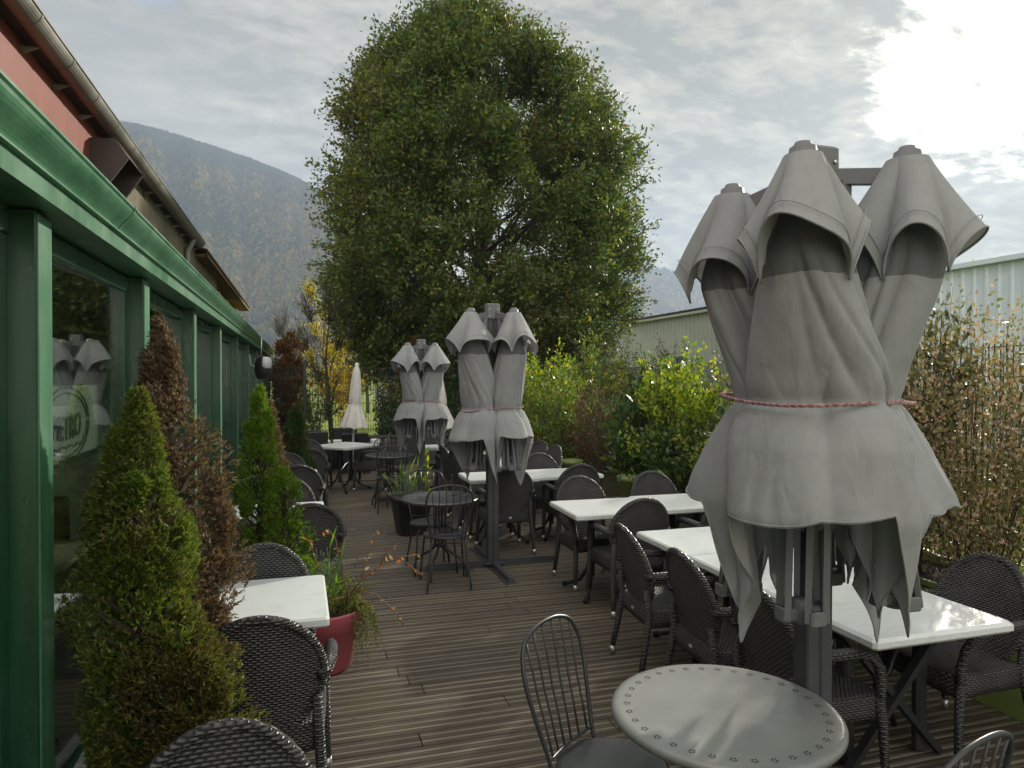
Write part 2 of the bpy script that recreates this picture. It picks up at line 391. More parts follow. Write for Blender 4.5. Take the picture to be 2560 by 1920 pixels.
t.set(Base_Color=(.62, .64, .62), Roughness=.5); t.L.new(tp.outputs[0], ms.inputs[1]); t.L.new(t.b.outputs[0], ms.inputs[2]); t.L.new(ms.outputs[0], t.o.inputs[0]); M['film'] = t.m
# walls
t = MT('red_panel'); o = t.obj(); n = t.noise(t.mapping(o, (1, 2.0, .7)), 1.4, 6, .65); sc = t.noise(t.mapping(o, (1, 22, 1.2)), 2.0, 4, .8)
c = t.ramp(n, [(.3, (.20, .045, .030)), (.7, (.29, .085, .055))]); c = t.mix(t.ramp(sc, [(.70, 0.), (.78, .5)]), c, (.6, .5, .45))
t.set(Base_Color=c, Roughness=.42); M['red'] = t.m
t = MT('roughcast_render'); o = t.obj(); n = t.noise(t.mapping(o, (1, 1, .35)), 1.8, 6, .7); f = t.noise(o, 55, 5, .7)
c = t.ramp(n, [(.32, (.20, .175, .115)), (.7, (.38, .34, .235))]); c = t.mix(t.ramp(f, [(.35, .6), (.6, 0.)]), c, (.10, .09, .07))
t.set(Base_Color=c, Roughness=.95); t.bump(f, .8, .02); M['render'] = t.m
M['ochre'] = simple('ochre_render', (.36, .25, .10), .9, 0, .25, 2, .4, 30)
M['zinc'] = simple('weathered_zinc', (.24, .23, .205), .5, .25, .3, 3, .15, 30)
M['roofdark'] = simple('dark_roof_sheet', (.035, .033, .032), .7, 0, .3, 3, .4, 20)
M['browned'] = simple('weathered_brown_board', (.16, .105, .045), .8, 0, .3, 3, .3, 20)
M['hood'] = simple('brown_grey_sheet_metal', (.075, .062, .062), .5, .1, .15, 3)
M['whiteboard'] = simple('cream_panelling', (.62, .60, .48), .6, 0, .06, 2)
M['intfloor'] = simple('interior_floor', (.12, .11, .09), .5)
M['plastic'] = simple('speaker_black', (.012, .012, .014), .45)
M['greyplast'] = simple('speaker_grey', (.5, .5, .52), .4)
M['redpot'] = simple('red_plastic_pot', (.48, .11, .14), .42, 0, .14, 5, .08, 30)
M['limepot'] = simple('lime_plastic_pot', (.17, .23, .065), .5, 0, .12, 4)
M['darkpot'] = simple('anthracite_planter', (.030, .033, .036), .5, 0, .15, 4, .1, 60)
M['soil'] = simple('potting_soil', (.035, .025, .018), .95, 0, .4, 20, .8, 40)
M['fence'] = simple('dark_green_wire', (.012, .030, .022), .5, 0, .1, 3)
M['bark'] = simple('bark', (.050, .040, .030), .95, 0, .35, 6, .8, 22)
M['twig'] = simple('twig_bark', (.075, .055, .040), .9, 0, .3, 10)
M['woodbox'] = simple('planter_timber', (.10, .085, .055), .8, 0, .3, 6, .3, 30)
# grass
t = MT('grass_ground'); o = t.obj(); a = t.noise(o, .35, 5, .6); b = t.noise(o, 9, 6, .7)
c = t.mix(t.ramp(b, [(.3, 0.), (.7, 1.)]), (.10, .16, .018), (.24, .32, .035)); c = t.mix(t.ramp(a, [(.5, 0.), (.7, .7)]), c, (.22, .19, .09))
t.set(Base_Color=c, Roughness=.95); t.bump(b, .8, .05); M['grass'] = t.m
# industrial cladding
def clad(name, col, col2):
    t = MT(name); o = t.obj(); n = t.noise(t.mapping(o, (1, .3, .6)), .9, 5, .6)
    t.set(Base_Color=t.ramp(n, [(.3, col), (.7, col2)]), Roughness=.45, Metallic=.0); return t.m
M['clad_green'] = clad('grey_green_cladding', (.26, .275, .25), (.34, .36, .33))
M['clad_blue'] = clad('pale_grey_cladding', (.56, .64, .72), (.68, .75, .82))

# ------------------------------------------------------------------ the setting
mb = MB()
Gp = []
for i in range(41):
    row = []
    for j in range(41):
        x = -1100+(i/40)*3200; y = -250+(j/40)*2700
        row.append((x, y, -.16))
    Gp.append(row)
tag(mb.grid(Gp, smooth=False, flip=True).build('ground', M['grass']), kind='structure')

# decking: one board profile per board, each board an island, all one structure
mb = MB()
def deck_x1(y): return 4.35+.06*max(0, y)
y = -2.0; k = 0
rr = random.Random(3)
while y < 16.2:
    if not (12.85 < y < 12.99):
        joints = [-1.02]; x = -1.02-rr.random()*1.0
        end = 4.75+.035*max(0, y)
        while x < end:
            x += rr.choice([2.4, 3.0, 3.6])
            if x < end-.3 and x > -.8: joints.append(x)
        joints.append(end)
        zj = rr.uniform(-.0015, .0015)
        for a, b in zip(joints[:-1], joints[1:]):
            w_ = .1395; prof = []
            # grooved top: plateaus and fine grooves
            pts = [(0, -.004), (.003, 0), (.026, 0), (.028, -.0045), (.0305, -.0045), (.0325, .0012), (.048, .0012), (.050, -.0045), (.0525, -.0045), (.0545, 0), (.085, 0), (.087, -.0045), (.0895, -.0045), (.0915, .0012), (.107, .0012), (.109, -.0045), (.1115, -.0045), (.1135, 0), (w_-.003, 0), (w_, -.004)]
            prof = [(y+p, q+zj) for p, q in pts]+[(y+w_, -.027), (y, -.027)]
            mb.prism_x(prof, a+.003, b-.003)
    y += .146; k += 1
tag(mb.build('deck', M['deck']), kind='structure')
mb = MB(); mb.box((1.8, 7, -.10), (6.2, 18.4, .10)); tag(mb.build('deck_substrate', M['soil']), kind='structure')

# mountains : real distance, real height
def ridge(cx, pts):  # piecewise-smooth height by azimuth
    return np.interp(cx, [p[0] for p in pts], [p[1] for p in pts])
t = MT('forest_ground'); o = t.obj(); a = t.noise(o, .004, 4, .6)
t.set(Base_Color=t.ramp(a, [(.35, (.03, .04, .022)), (.65, (.09, .065, .03))]), Roughness=1); M['forest_ground'] = t.m
t = MT('forest_leaves'); o = t.obj(); g = t.n('ShaderNodeNewGeometry'); sp = t.n('ShaderNodeSeparateXYZ', {0: o})
big_ = t.noise(t.mapping(o, (1, 1, 2.4)), .0045, 5, .62)
hgt = t.math('DIVIDE', sp.outputs[2], 620.)
au = t.math('ADD', t.math('MULTIPLY', big_, 1.7), t.math('MULTIPLY', hgt, -.80))
con = t.ramp(g.outputs['Random Per Island'], [(0, (.006, .014, .015)), (.6, (.010, .022, .021)), (1, (.018, .032, .022))])
dec = t.ramp(g.outputs['Random Per Island'], [(0, (.035, .045, .016)), (.35, (.055, .055, .022)), (.7, (.11, .078, .025)), (1, (.20, .115, .035))])
f = t.ramp(t.math('ADD', au, t.math('MULTIPLY', t.math('SUBTRACT', g.outputs['Random Per Island'], .5), .35)), [(.53, 0.), (.70, .8)])
t.set(Base_Color=t.mix(f, con, dec), Roughness=1); t.b.inputs['Specular IOR Level'].default_value = .1; M['forest'] = t.m
def mountain(name, pts, r0, r1, az0, az1, ntree, tsize, seed):
    g2 = np.random.default_rng(seed); na, nr = 150, 40
    az = np.linspace(az0, az1, na); P = []
    H = ridge(az, pts)            # tan(elevation) of the skyline by azimuth (deg)
    ph = g2.uniform(0, 6.28, 12)
    def height(a, fr):
        h = np.interp(a, az, H)*r1
        prof = fr**1.05*(1+.10*np.sin(fr*3.1))
        lump = sum(np.sin(a*(.6+.5*q)+ph[q]+fr*4)*(.9**q) for q in range(6))*.022
        return h*np.clip(prof/1.0+lump*np.sin(math.pi*np.clip(fr, 0, 1))*1.2, 0, 2)
    rows = []
    for i in range(nr+8):
        fr = i/nr
        row = []
        for a in az:
            rr_ = r0+(r1-r0)*fr; ff = min(fr, 1.0)
            z = height(a, ff)-max(0, fr-1)*H.max()*r1*.8
            row.append((math.sin(R(a))*rr_, math.cos(R(a))*rr_, z-.2))
        rows.append(row)
    m = MB(); m.grid(rows, smooth=True, flip=True); tag(m.build(name, M['forest_ground']), kind='structure')
    a = g2.uniform(az0, az1, ntree); fr = np.sqrt(g2.uniform(0.0, 1.0, ntree))*.998
    nb = int(ntree*.06); fr[:nb] = g2.uniform(.975, 1.0, nb)
    rr_ = r0+(r1-r0)*fr; z = height(a, fr)-.2
    C = np.stack([np.sin(np.radians(a))*rr_, np.cos(np.radians(a))*rr_, z], 1)
    hh = tsize*g2.uniform(.7, 1.5, ntree); wd = hh*g2.uniform(.65, 1.05, ntree)
    wd[:nb] *= .5
    V = np.empty((ntree, 8, 3, 3)); ang = g2.uniform(0, 6.28, ntree)
    ring = [np.stack([C[:, 0]+np.cos(ang+q*math.pi/2)*wd/2, C[:, 1]+np.sin(ang+q*math.pi/2)*wd/2, C[:, 2]+hh*.42], 1) for q in range(4)]
    top = C+np.stack([0*hh, 0*hh, hh], 1); bot = C-np.stack([0*hh, 0*hh, hh*.15], 1)
    for q in range(4):
        V[:, q, 0] = ring[q]; V[:, q, 1] = ring[(q+1) % 4]; V[:, q, 2] = top
        V[:, 4+q, 0] = ring[(q+1) % 4]; V[:, 4+q, 1] = ring[q]; V[:, 4+q, 2] = bot
    # shared-vertex octahedra so each tree is one island
    vv = np.stack(ring+[top, bot], 1).reshape(-1, 3); base_i = (np.arange(ntree)*6)[:, None, None]
    tri = np.array([[0, 1, 4], [1, 2, 4], [2, 3, 4], [3, 0, 4], [1, 0, 5], [2, 1, 5], [3, 2, 5], [0, 3, 5]])[None]
    idx = (base_i+tri).reshape(-1)
    me = bpy.data.meshes.new('forest'); me.vertices.add(len(vv)); me.vertices.foreach_set('co', vv.astype(np.float32).ravel())
    me.loops.add(len(idx)); me.loops.foreach_set('vertex_index', idx.astype(np.int32)); nf = len(idx)//3
    me.polygons.add(nf); me.polygons.foreach_set('loop_start', np.arange(0, nf*3, 3, dtype=np.int32)); me.update(calc_edges=True)
    me.materials.append(M['forest']); o = link(bpy.data.objects.new('forest', me)); tag(o, kind='stuff'); return o
# azimuth clockwise from +Y, tan(elevation) of skyline
o = mountain('mountain', [(-30, .33), (-12, .311), (-9.7, .309), (-6.6, .298), (-3.7, .286), (-1.6, .274), (0, .264), (1.8, .246), (5, .20), (9, .155), (14, .11), (20, .085), (30, .07), (40, .06)], 600, 1300, -20, 34, 120000, 6.2, 5)
tag(o, 'autumn forest covering the near mountainside on the left', 'forest', kind='stuff')
o = mountain('far_mountain', [(10, .12), (18, .15), (24, .155), (27.3, .149), (29, .144), (31.3, .129), (36, .10), (44, .07), (60, .05)], 1500, 2200, 8, 56, 9000, 15, 8)
tag(o, 'hazy blue forest on the distant hill right of the big tree', 'forest', kind='stuff')

# ------------------------------------------------------------------ glazed veranda
ver = empty('glazed_veranda', (-.8, 8, 0), 0, 'long green aluminium glazed veranda with full height windows along the left of the deck', 'building')
VO = Vector((-.8, 8, 0))
def vb(mb, name, mat, parent=None):
    o = mb.build(name, mat, parent or ver)
    if parent is None: o.location = -VO
    return o
cols = [(-.55, -.41), (1.0, 1.135), (2.575, 2.71), (4.175, 4.31), (6.02, 6.15), (7.91, 8.04), (9.99, 10.12), (12.07, 12.20), (14.67, 14.80), (17.07, 17.20), (19.2, 19.33)]
for a, b in cols:
    m = MB(); m.box((-.85, (a+b)/2, 1.205), (.10, b-a, 2.41), bev=.004)
    m.box((-.905, (a+b)/2, 1.205), (.012, b-a+.05, 2.40)); vb(m, 'column', M['green'])
    m = MB(); m.box((-.798, (a+b)/2, 1.20), (.008, b-a-.006, 2.40), bev=.003); vb(m, 'column_lit_face', M['greenfascia'])  # lighter plate: light on the column's outer side is put into its colour
for (a, b), (c_, d_) in zip(cols[:-1], cols[1:]):
    y0, y1 = b+.002, c_-.002
    m = MB(); m.box((-.90, (y0+y1)/2, 2.365), (.06, y1-y0, .075), bev=.004); m.box((-.90, (y0+y1)/2, .245), (.08, y1-y0, .05), bev=.004)
    m.box((-.905, y0+.03, 1.30), (.05, .058, 2.05)); m.box((-.905, y1-.035, 1.30), (.05, .068, 2.05))
    f = vb(m, 'window_frame', M['green'])
    tilt = R(-2.6) if 2.5 < y0 < 3 else 0     # this pane stands slightly open, so it mirrors the far parasols
    p = MB(); p.box((-.915, (y0+y1)/2, 1.30), (.008, y1-y0-.11, 2.05), rz=tilt); p.build('pane', M['glass'], f)
    q = MB(); q.box((-.868, (y0+y1)/2, .275), (.05, y1-y0-.02, .012)); q.build('sill', M['alu'], f)
m = MB(); m.box((-.91, 9.4, .10), (.06, 19.9, .22)); vb(m, 'plinth', M['green'])
# fascia: soffit, flat band, bead, ogee gutter
def seg(prof, name, mat, cuts, gap=.003, smooth=False):
    for a, b in zip(cuts[:-1], cuts[1:]):
        m = MB(); m.prism_y(prof, a+gap, b-gap, smooth=smooth); vb(m, name, mat)
cut = [-1.5, 1.7, 4.4, 7.2, 10.2, 13.4, 16.6, 20.0]
seg([(-.805, 2.415), (-.72, 2.407), (-.718, 2.468), (-.70, 2.470), (-.70, 2.477), (-.722, 2.480), (-.722, 2.60), (-.90, 2.60), (-.90, 2.418)], 'fascia', M['greenfascia'], cut)
og = [(-.715, 2.481)]+[(-.712+.055*math.sin(u*math.pi/2*1.0)**1.6+.0*u, 2.483+.083*u) for u in [i/8 for i in range(9)]]+[(-.650, 2.572), (-.650, 2.580), (-.657, 2.584), (-.664, 2.580), (-.675, 2.572), (-.715, 2.55)]
seg(og, 'gutter', M['greenfascia'], [-1.5, 3.25, 7.6, 11.8, 16.0, 20.4], .001)
for yy in (3.25, 7.6, 11.8, 16.0):
    m = MB(); m.prism_y([(x+.004, z-.001) for x, z in og], yy-.018, yy+.018); vb(m, 'gutter_joint', M['greenfascia'])
m = MB(); m.box((-1.4, 9.5, 2.61), (1.36, 21.8, .02)); m.box((-2.3, 9.4, 2.49), (2.8, 21.6, .06)); vb(m, 'veranda_roof', M['roofdark'])
m = MB(); m.tube([(-.79, 19.45, 0), (-.79, 19.45, 2.42)], .045, 12); vb(m, 'downpipe', M['green'])
m = MB(); m.box((-2.3, 9, -.01), (2.7, 21, .03)); vb(m, 'interior_floor', M['intfloor'])
m = MB()
for i in range(95): m.box((-2.5, -1.0+i*.222, 1.2), (.05, .216, 2.44))
vb(m, 'interior_wall', M['whiteboard'])
m = MB(); m.box((-2.3, 19.5, 1.2), (2.6, .06, 2.44)); m.box((-2.3, -1.6, 1.2), (2.6, .06, 2.44)); vb(m, 'end_wall', M['whiteboard'])
# translucent blind hanging inside the first window, with lettering round an oval
bl = empty('window_blind', (-.985, 3.45, 1.52), 0, 'clear plastic blind with a lettered oval badge hanging inside the nearest green window', 'blind')
m = MB(); m.box((0, 0, .16), (.003, 1.36, .32)); m.build('film', M['film'], bl)
m = MB(); m.box((0, 0, -.008), (.022, 1.38, .022)); m.build('bottom_rail', M['darkmetal'], bl)
lett = simple('letter_grey', (.50, .52, .50), .6); lettd = simple('letter_dark', (.03, .04, .04), .6); pinkm = simple('pink_print', (.45, .12, .15), .6)
cu = bpy.data.curves.new('lettering', 'FONT'); cu.body = 'PIETRO'; cu.size = .125; cu.align_x = 'CENTER'; cu.extrude = .001; cu.offset = .002
to = bpy.data.objects.new('lettering', cu)
dg = bpy.context.evaluated_depsgraph_get(); COL.objects.link(to); bpy.context.view_layer.update()
me = bpy.data.meshes.new_from_object(to.evaluated_get(bpy.context.evaluated_depsgraph_get())); COL.objects.unlink(to); bpy.data.objects.remove(to)
for v_ in me.vertices:
    a = v_.co.x; v_.co.y = v_.co.y*1.15+.9*a*a*.45
me.materials.clear(); me.materials.append(lettd)
lo = bpy.data.objects.new('lettering', me); link(lo, bl); lo.rotation_euler = (R(90), 0, R(90)); lo.location = (.006, .075, .085)
m = MB()
for rx, rz, r_ in ((.33, .165, .004), (.30, .14, .003)):
    m.tube([(.005, .075+rx*math.cos(a), .150+rz*math.sin(a)) for a in [i*2*math.pi/40 for i in range(40)]], r_, 6, closed=True)
m.tube([(.006, -.165+.48*i/24, .045+.012*abs(math.sin(i*.55))) for i in range(25)], .003, 6)
m.build('badge_outline', lettd, bl)
m = MB(); m.box((.003, -.48, .035), (.002, .36, .07)); m.build('pink_print', pinkm, bl)

# ------------------------------------------------------------------ main building above the veranda
bd = empty('restaurant_building', (-1.75, 8, 2.6), 0, 'taller main building with red and cream upper wall rising behind the green veranda', 'building')
BO = Vector((-1.75, 8, 2.6))
def bb(mb, name, mat, parent=None):
    o = mb.build(name, mat, parent or bd)
    if parent is None: o.location = -BO
    return o
m = MB()
for a, b in ((-2, 1.6), (1.6, 4.72), (4.72, 7.7)): m.box((-1.68, (a+b)/2, 3.32), (.04, b-a-.008, 1.44))
m.box((-1.73, 2.8, 3.32), (.03, 9.6, 1.44)); bb(m, 'red_wall', M['red'])
m = MB(); m.box((-1.74, 10.2, 3.3), (.14, 4.98, 1.42)); m.box((-1.74, 14.35, 3.3), (.145, 3.3, 1.42)); bb(m, 'rendered_wall', M['render'])
m = MB(); m.box((-1.90, 19.5, 3.3), (.14, 7.0, 1.36)); bb(m, 'ochre_wall', M['ochre'])
for yy in (16.05, 17.9, 19.8, 21.6, 22.7):
    m = MB(); m.box((-1.72, yy, 3.15), (.22, .30, 1.06), bev=.01); bb(m, 'pilaster', M['ochre'])
# corrugated roof sheet overhanging the wall
def corr_roof(y0, y1, mat, x_e, z_e, name):
    m = MB(); P = []
    n = int((y1-y0)/.044)
    for fr in (0, 1):
        P.append([(x_e-fr*2.6, y0+(y1-y0)*i/n, z_e+fr*.55+.018*math.sin(i*math.pi/2)) for i in range(n+1)])
    m.grid(P, smooth=False)
    m.grid([[(x, y, z-.012) for x, y, z in r_] for r_ in P], smooth=False, flip=True)
    return bb(m, name, mat)
corr_roof(-2, 12.6, M['roofdark'], -1.52, 4.085, 'roof')
corr_roof(12.6, 23.0, M['browned'], -1.46, 3.99, 'roof')
m = MB(); m.box((-1.63, 17.9, 3.915), (.30, 10.2, .05)); m.box((-1.50, 17.9, 3.935), (.03, 10.2, .09)); bb(m, 'eave_board', M['browned'])
m = MB(); m.box((-1.63, 5.4, 3.992), (.20, 14.8, .03)); bb(m, 'soffit', M['roofdark'])
for k in range(24):
    yy = -1.5+k*.6
    m = MB(); m.add([(-1.56, yy-.01, 3.94), (-1.56, yy+.01, 3.94), (-1.76, yy-.01, 3.94), (-1.76, yy+.01, 3.94), (-1.64, yy-.01, 3.90), (-1.64, yy+.01, 3.90)], [(0, 1, 5, 4), (0, 4, 2), (1, 3, 5), (4, 5, 3, 2), (0, 2, 3, 1)]); bb(m, 'gutter_bracket', M['zinc'])
def gut(y0, y1):
    prof = [(-1.53+.075*math.cos(a), 4.03+.075*math.sin(a)) for a in [math.pi+math.pi*i/12 for i in range(13)]]
    m = MB(); m.prism_y(prof+[(x*1.0+(.004 if x < -1.53 else -.004), z+.004) for x, z in prof[::-1]], y0, y1, smooth=False)
    m.tube([(-1.455, y0, 4.03), (-1.455, y1, 4.03)], .009, 8)
    return m
yy = -2.0
gm = gut(-2, 12.3)
gobj = bb(gm, 'eave_gutter', M['zinc'])
while yy < 12.2:
    prof = [(-1.53+.079*math.cos(a), 4.03+.079*math.sin(a)) for a in [math.pi+math.pi*i/12 for i in range(13)]]
    m = MB(); m.prism_y(prof+[(x, z+.003) for x, z in prof[::-1]], yy-.012, yy+.012); m.build('gutter_ring', M['zinc'], gobj); yy += .62
m = MB(); m.tube([(-1.54, 11.6, 3.98), (-1.56, 11.6, 3.90), (-1.62, 11.6, 3.78), (-1.62, 11.6, 3.66), (-1.62, 11.6, 2.62)], .045, 12); bb(m, 'downpipe', M['zinc'])
# sheet-metal ventilation hood
m = MB()
ya, yb = 6.6, 7.15
prof = [(-1.67, 3.86), (-1.47, 3.87), (-1.37, 3.72), (-1.57, 3.42), (-1.67, 3.47)]
for yq in (ya, yb): m.add([(x, yq, z) for x, z in prof], [(0, 1, 2, 3, 4)]); m.add([(x, yq+(.012 if yq == ya else -.012), z) for x, z in prof], [(4, 3, 2, 1, 0)])
for i in (0, 3, 4): 
    a, b = prof[i], prof[(i+1) % 5]; m.add([(a[0], ya, a[1]), (b[0], ya, b[1]), (b[0], yb, b[1]), (a[0], yb, a[1])], [(0, 1, 2, 3)])
a, b = prof[1], prof[2]
m.add([(a[0], ya, a[1]), (b[0], ya, b[1]), (b[0], yb, b[1]), (a[0], yb, a[1])], [(0, 3, 2, 1)])
a, b = prof[2], prof[3]
m.bar((a[0], ya, a[1]), (b[0], ya, b[1]), .03, .012); m.bar((a[0], yb, a[1]), (b[0], yb, b[1]), .03, .012)
bb(m, 'ventilation_hood', M['hood'])

# loudspeaker on the fascia
sp_ = empty('loudspeaker', (-.50, 10.7, 2.0), R(-28), 'black outdoor loudspeaker with grey end cap bracketed under the far green gutter', 'speaker')
m = MB(); prof = []
rows = []
for i in range(13):
    z = -.15+.30*i/12; e = math.sqrt(max(0.0, 1-(z/.155)**2)); 
    rows.append([(.10*(.55+.45*e)*math.copysign(abs(math.cos(a))**.6, math.cos(a)), -.02+.095*(.45+.55*e)*math.copysign(abs(math.sin(a))**.6, math.sin(a)), z) for a in [j*2*math.pi/24 for j in range(24)]])
m.grid(rows, closed_u=True); m.add(rows[0], [tuple(range(23, -1, -1))]); m.add(rows[-1], [tuple(range(24))]); m.build('cabinet', M['plastic'], sp_)
m = MB(); rows2 = [[(x*1.04+.012, y*1.05-.0, z*.62+.072) for x, y, z in r_ if True] for r_ in rows]
rows2 = [[(max(p[0], .045), p[1], p[2]) for p in r_] for r_ in rows2]; m.grid(rows2, closed_u=True); m.build('end_cap', M['greyplast'], sp_)
m = MB(); m.tube([(-.02, .02, .0), (-.13, .03, .06), (-.15, .03, .14), (-.05, .02, .18), (-.04, .02, .44)], .008, 8); m.tube([(-.13, .03, .02), (-.24, .06, .05), (-.26, .06, .2)], .010, 8); m.build('bracket', M['alu'], sp_)

# furniture inside, seen through the glass
def inside_table():
    t_ = empty('dining_table', (-1.75, 5.15, 0), 0, 'pale wooden dining table laid with a pink napkin inside the veranda window', 'table')
    m = MB(); m.box((0, 0, .735), (.8, .8, .03), bev=.006); m.build('tabletop', simple('pale_wood', (.30, .28, .20), .4), t_)
    m = MB(); m.tube([(0, 0, .03), (0, 0, .72)], .035, 10); m.build('pedestal', M['darkmetal'], t_)
    for sx, sy in ((1, 1), (1, -1), (-1, 1), (-1, -1)):
        m = MB(); m.tube([(0, 0, .35), (.06*sx, .06*sy, .30), (.2*sx, .2*sy, .24), (.28*sx, .28*sy, .12), (.29*sx, .29*sy, .0)], .016, 8); m.build('leg', M['darkmetal'], t_)
inside_table()
nk = MB(); nk.box((-1.62, 4.98, .757), (.18, .22, .012), rz=.3, bev=.003); tag(nk.build('napkin', simple('pink_paper', (.55, .08, .16), .8)), 'pink napkin on the wooden table inside the window', 'napkin')
nk = MB(); nk.box((-1.52, 5.12, .80), (.004, .11, .085), rz=.25); nk.box((-1.55, 5.12, .80), (.004, .11, .085), rz=-.1); tag(nk.build('menu_card', simple('white_card', (.7, .7, .66), .7)), 'small white folded menu card on the table behind the glass', 'card')
ch = empty('dining_chair', (-1.95, 6.1, 0), R(180), 'dark red padded dining chair inside the veranda', 'chair')
dr = simple('dark_red_vinyl', (.085, .018, .018), .45)
m = MB(); m.box((0, 0, .46), (.44, .44, .06), bev=.02); m.build('seat', dr, ch)
m = MB(); m.box((0, -.21, .74), (.42, .045, .40), bev=.02); m.build('backrest', dr, ch)
for sx in (-1, 1):
    for sy in (-1, 1): m = MB(); m.tube([(.19*sx, .19*sy, .45), (.21*sx, .21*sy, 0)], .013, 8); m.build('leg', M['darkmetal'], ch)

# ------------------------------------------------------------------ industrial sheds on the right
sh = empty('industrial_shed', (16.6, 27, 0), 0, 'grey-green ribbed metal shed with dark eaves beyond the hedge', 'building')
SO = Vector((16.6, 27, 0))
def ribs(m, x, y0, y1, z0, z1, pitch=.333, dep=.045):
    pts = []; y = y0
    while y < y1:
        pts += [(x, y), (x, y+pitch*.62), (x-dep, y+pitch*.72), (x-dep, y+pitch*.90)]; y += pitch
    m.grid([[(a, b, z0) for a, b in pts], [(a, b, z1) for a, b in pts]], smooth=False, flip=False)
m = MB(); ribs(m, 16.6, 19.8, 34.2, -.1, 4.72); m.box((17.0, 27, 2.3), (.7, 14.4, 4.8)); o = m.build('cladding', M['clad_green'], sh); o.location = -SO
m = MB(); P = [[], []]; n = int(15/.25)
for i in range(n*4+1):
    y = 19.6+15*i/(n*4); z = .045 if i % 4 == 0 else 0
    P[0].append((16.35, y, 4.80+z)); P[1].append((26, y, 6.2+z))
m.grid(P, smooth=False); m.box((16.42, 27.1, 4.74), (.12, 15, .05)); o = m.build('roof', M['roofdark'], sh); o.location = -SO
m = MB(); m.box((16.38, 27.1, 4.66), (.10, 14.8, .11), bev=.02); o = m.build('gutter', M['clad_green'], sh); o.location = -SO
wh = empty('warehouse', (16.6, 14, 0), 0, 'pale blue-grey metal warehouse with a roller door at the far right', 'building')
WO = Vector((16.6, 14, 0))
def wb(mb, name, mat, parent=None):
    o = mb.build(name, mat, parent or wh); 
    if parent is None: o.location = -WO
    return o
m = MB(); ribs(m, 16.6, 9.0, 19.6, -.1, 4.70, .333, .03); m.box((17.0, 14.2, 2.3), (.7, 10.6, 4.8)); wb(m, 'cladding', M['clad_blue'])
m = MB(); m.box((16.50, 14.2, 4.76), (.22, 10.8, .12)); m.box((21, 14.2, 4.80), (9, 10.8, .08)); wb(m, 'roof_edge', M['clad_blue'])
m = MB(); m.box((16.30, 7.6, 4.20), (.55, 6.4, .42), bev=.01); wb(m, 'door_canopy', M['clad_blue'])
for yy in (10.74,):
    m = MB(); m.bar((16.5, yy, 3.3), (16.1, yy, 3.95), .05, .05); m.box((16.50, yy-.1, 1.6), (.12, .10, 3.5)); wb(m, 'canopy_strut', M['clad_blue'])
m = MB()
for k in range(20): m.box((16.56, 7.55, .1+k*.165), (.05, 6.0, .158), bev=.006)
wb(m, 'roller_door', simple('grey_roller_door', (.40, .43, .45), .5))
m = MB(); ribs(m, 16.58, 4.4, 10.8, 3.4, 4.70, .333, .03); wb(m, 'cladding_over_door', M['clad_blue'])

# distant service-station style sign
sg = empty('sign_tower', (6.4, 58, 0), 0, 'grey pillar with blue and green sign panels half hidden behind the big tree', 'sign')
m = MB(); m.box((0, 0, 2.9), (1.2, .5, 5.9)); m.build('pillar', simple('grey_pillar', (.30, .32, .36), .6), sg)
m = MB(); m.box((1.6, -.05, 5.6), (2.6, .4, 2.3)); m.build('green_panel', simple('green_sign_panel', (.01, .20, .07), .5), sg)
m = MB(); m.box((1.2, -.1, 7.7), (1.3, .4, 1.5)); m.build('blue_panel', simple('blue_sign_panel', (.04, .12, .48), .5), sg)
m = MB(); m.box((1.7, .05, 3.95), (3.0, .4, .7)); m.build('white_panel', simple('white_sign_panel', (.6, .62, .62), .5), sg)

# ------------------------------------------------------------------ wire fences
def fence(name, label, A, B, h, npan, post=.06, z0=-.12, group='green wire fences round the terrace'):
    A = Vector((*A, z0)); B = Vector((*B, z0)); d = (B-A); L = d.length; u = d.normalized(); nrm = Vector((-u.y, u.x, 0))
    root = empty(name, A, math.atan2(u.y, u.x), label, 'fence')
    pl = L/npan
    pan = MB(); k = int(pl/.055)
    folds = [h-.02-.20, h-.02-.12, h-.02-.04]
    def ztrace(x):  # vertical wire with two V folds
        pts = [(x, 0, .05), (x, 0, h*.36), (x, -.035, h*.36+.05), (x, 0, h*.36+.10), (x, 0, h-.36), (x, -.035, h-.29), (x, 0, h-.22), (x, 0, h)]
        return pts
    for i in range(1, k):
        tr = ztrace(pl*i/k)
        for a, b in zip(tr[:-1], tr[1:]): pan.bar(a, b, .0065, .0065)
    z = .1
    for z in [.06, .26, .46, .66, h*.36, h*.36+.10, 1.0, 1.2, 1.4, 1.6, h-.36, h-.22, h-.02]:
        pan.box((pl/2, .004, z), (pl, .007, .007))
    po = pan.build('panel', M['fence'], root); po.location = (0, 0, 0)
    pm = MB(); pm.box((0, .03, h/2+.05), (post, post, h+.1)); pm.box((0, .03, h+.105), (post+.01, post+.01, .012))
    pp = pm.build('post', M['fence'], root)
    for i in range(1, npan+1):
        q = pp.copy(); COL.objects.link(q); q.parent = root; q.location = (pl*i, 0, 0)
        if i < npan: q = po.copy(); COL.objects.link(q); q.parent = root; q.location = (pl*i, 0, 0)
    return root
fence('wire_fence', 'dark green wire mesh fence closing the far end of the terrace', (-2.4, 16.3), (7.6, 16.3), 2.22, 4)
fence('wire_fence', 'dark green folded wire mesh fence running behind the hedge along the right side', (3.6, .2), (7.6, 16.0), 2.22, 6, post=.09)

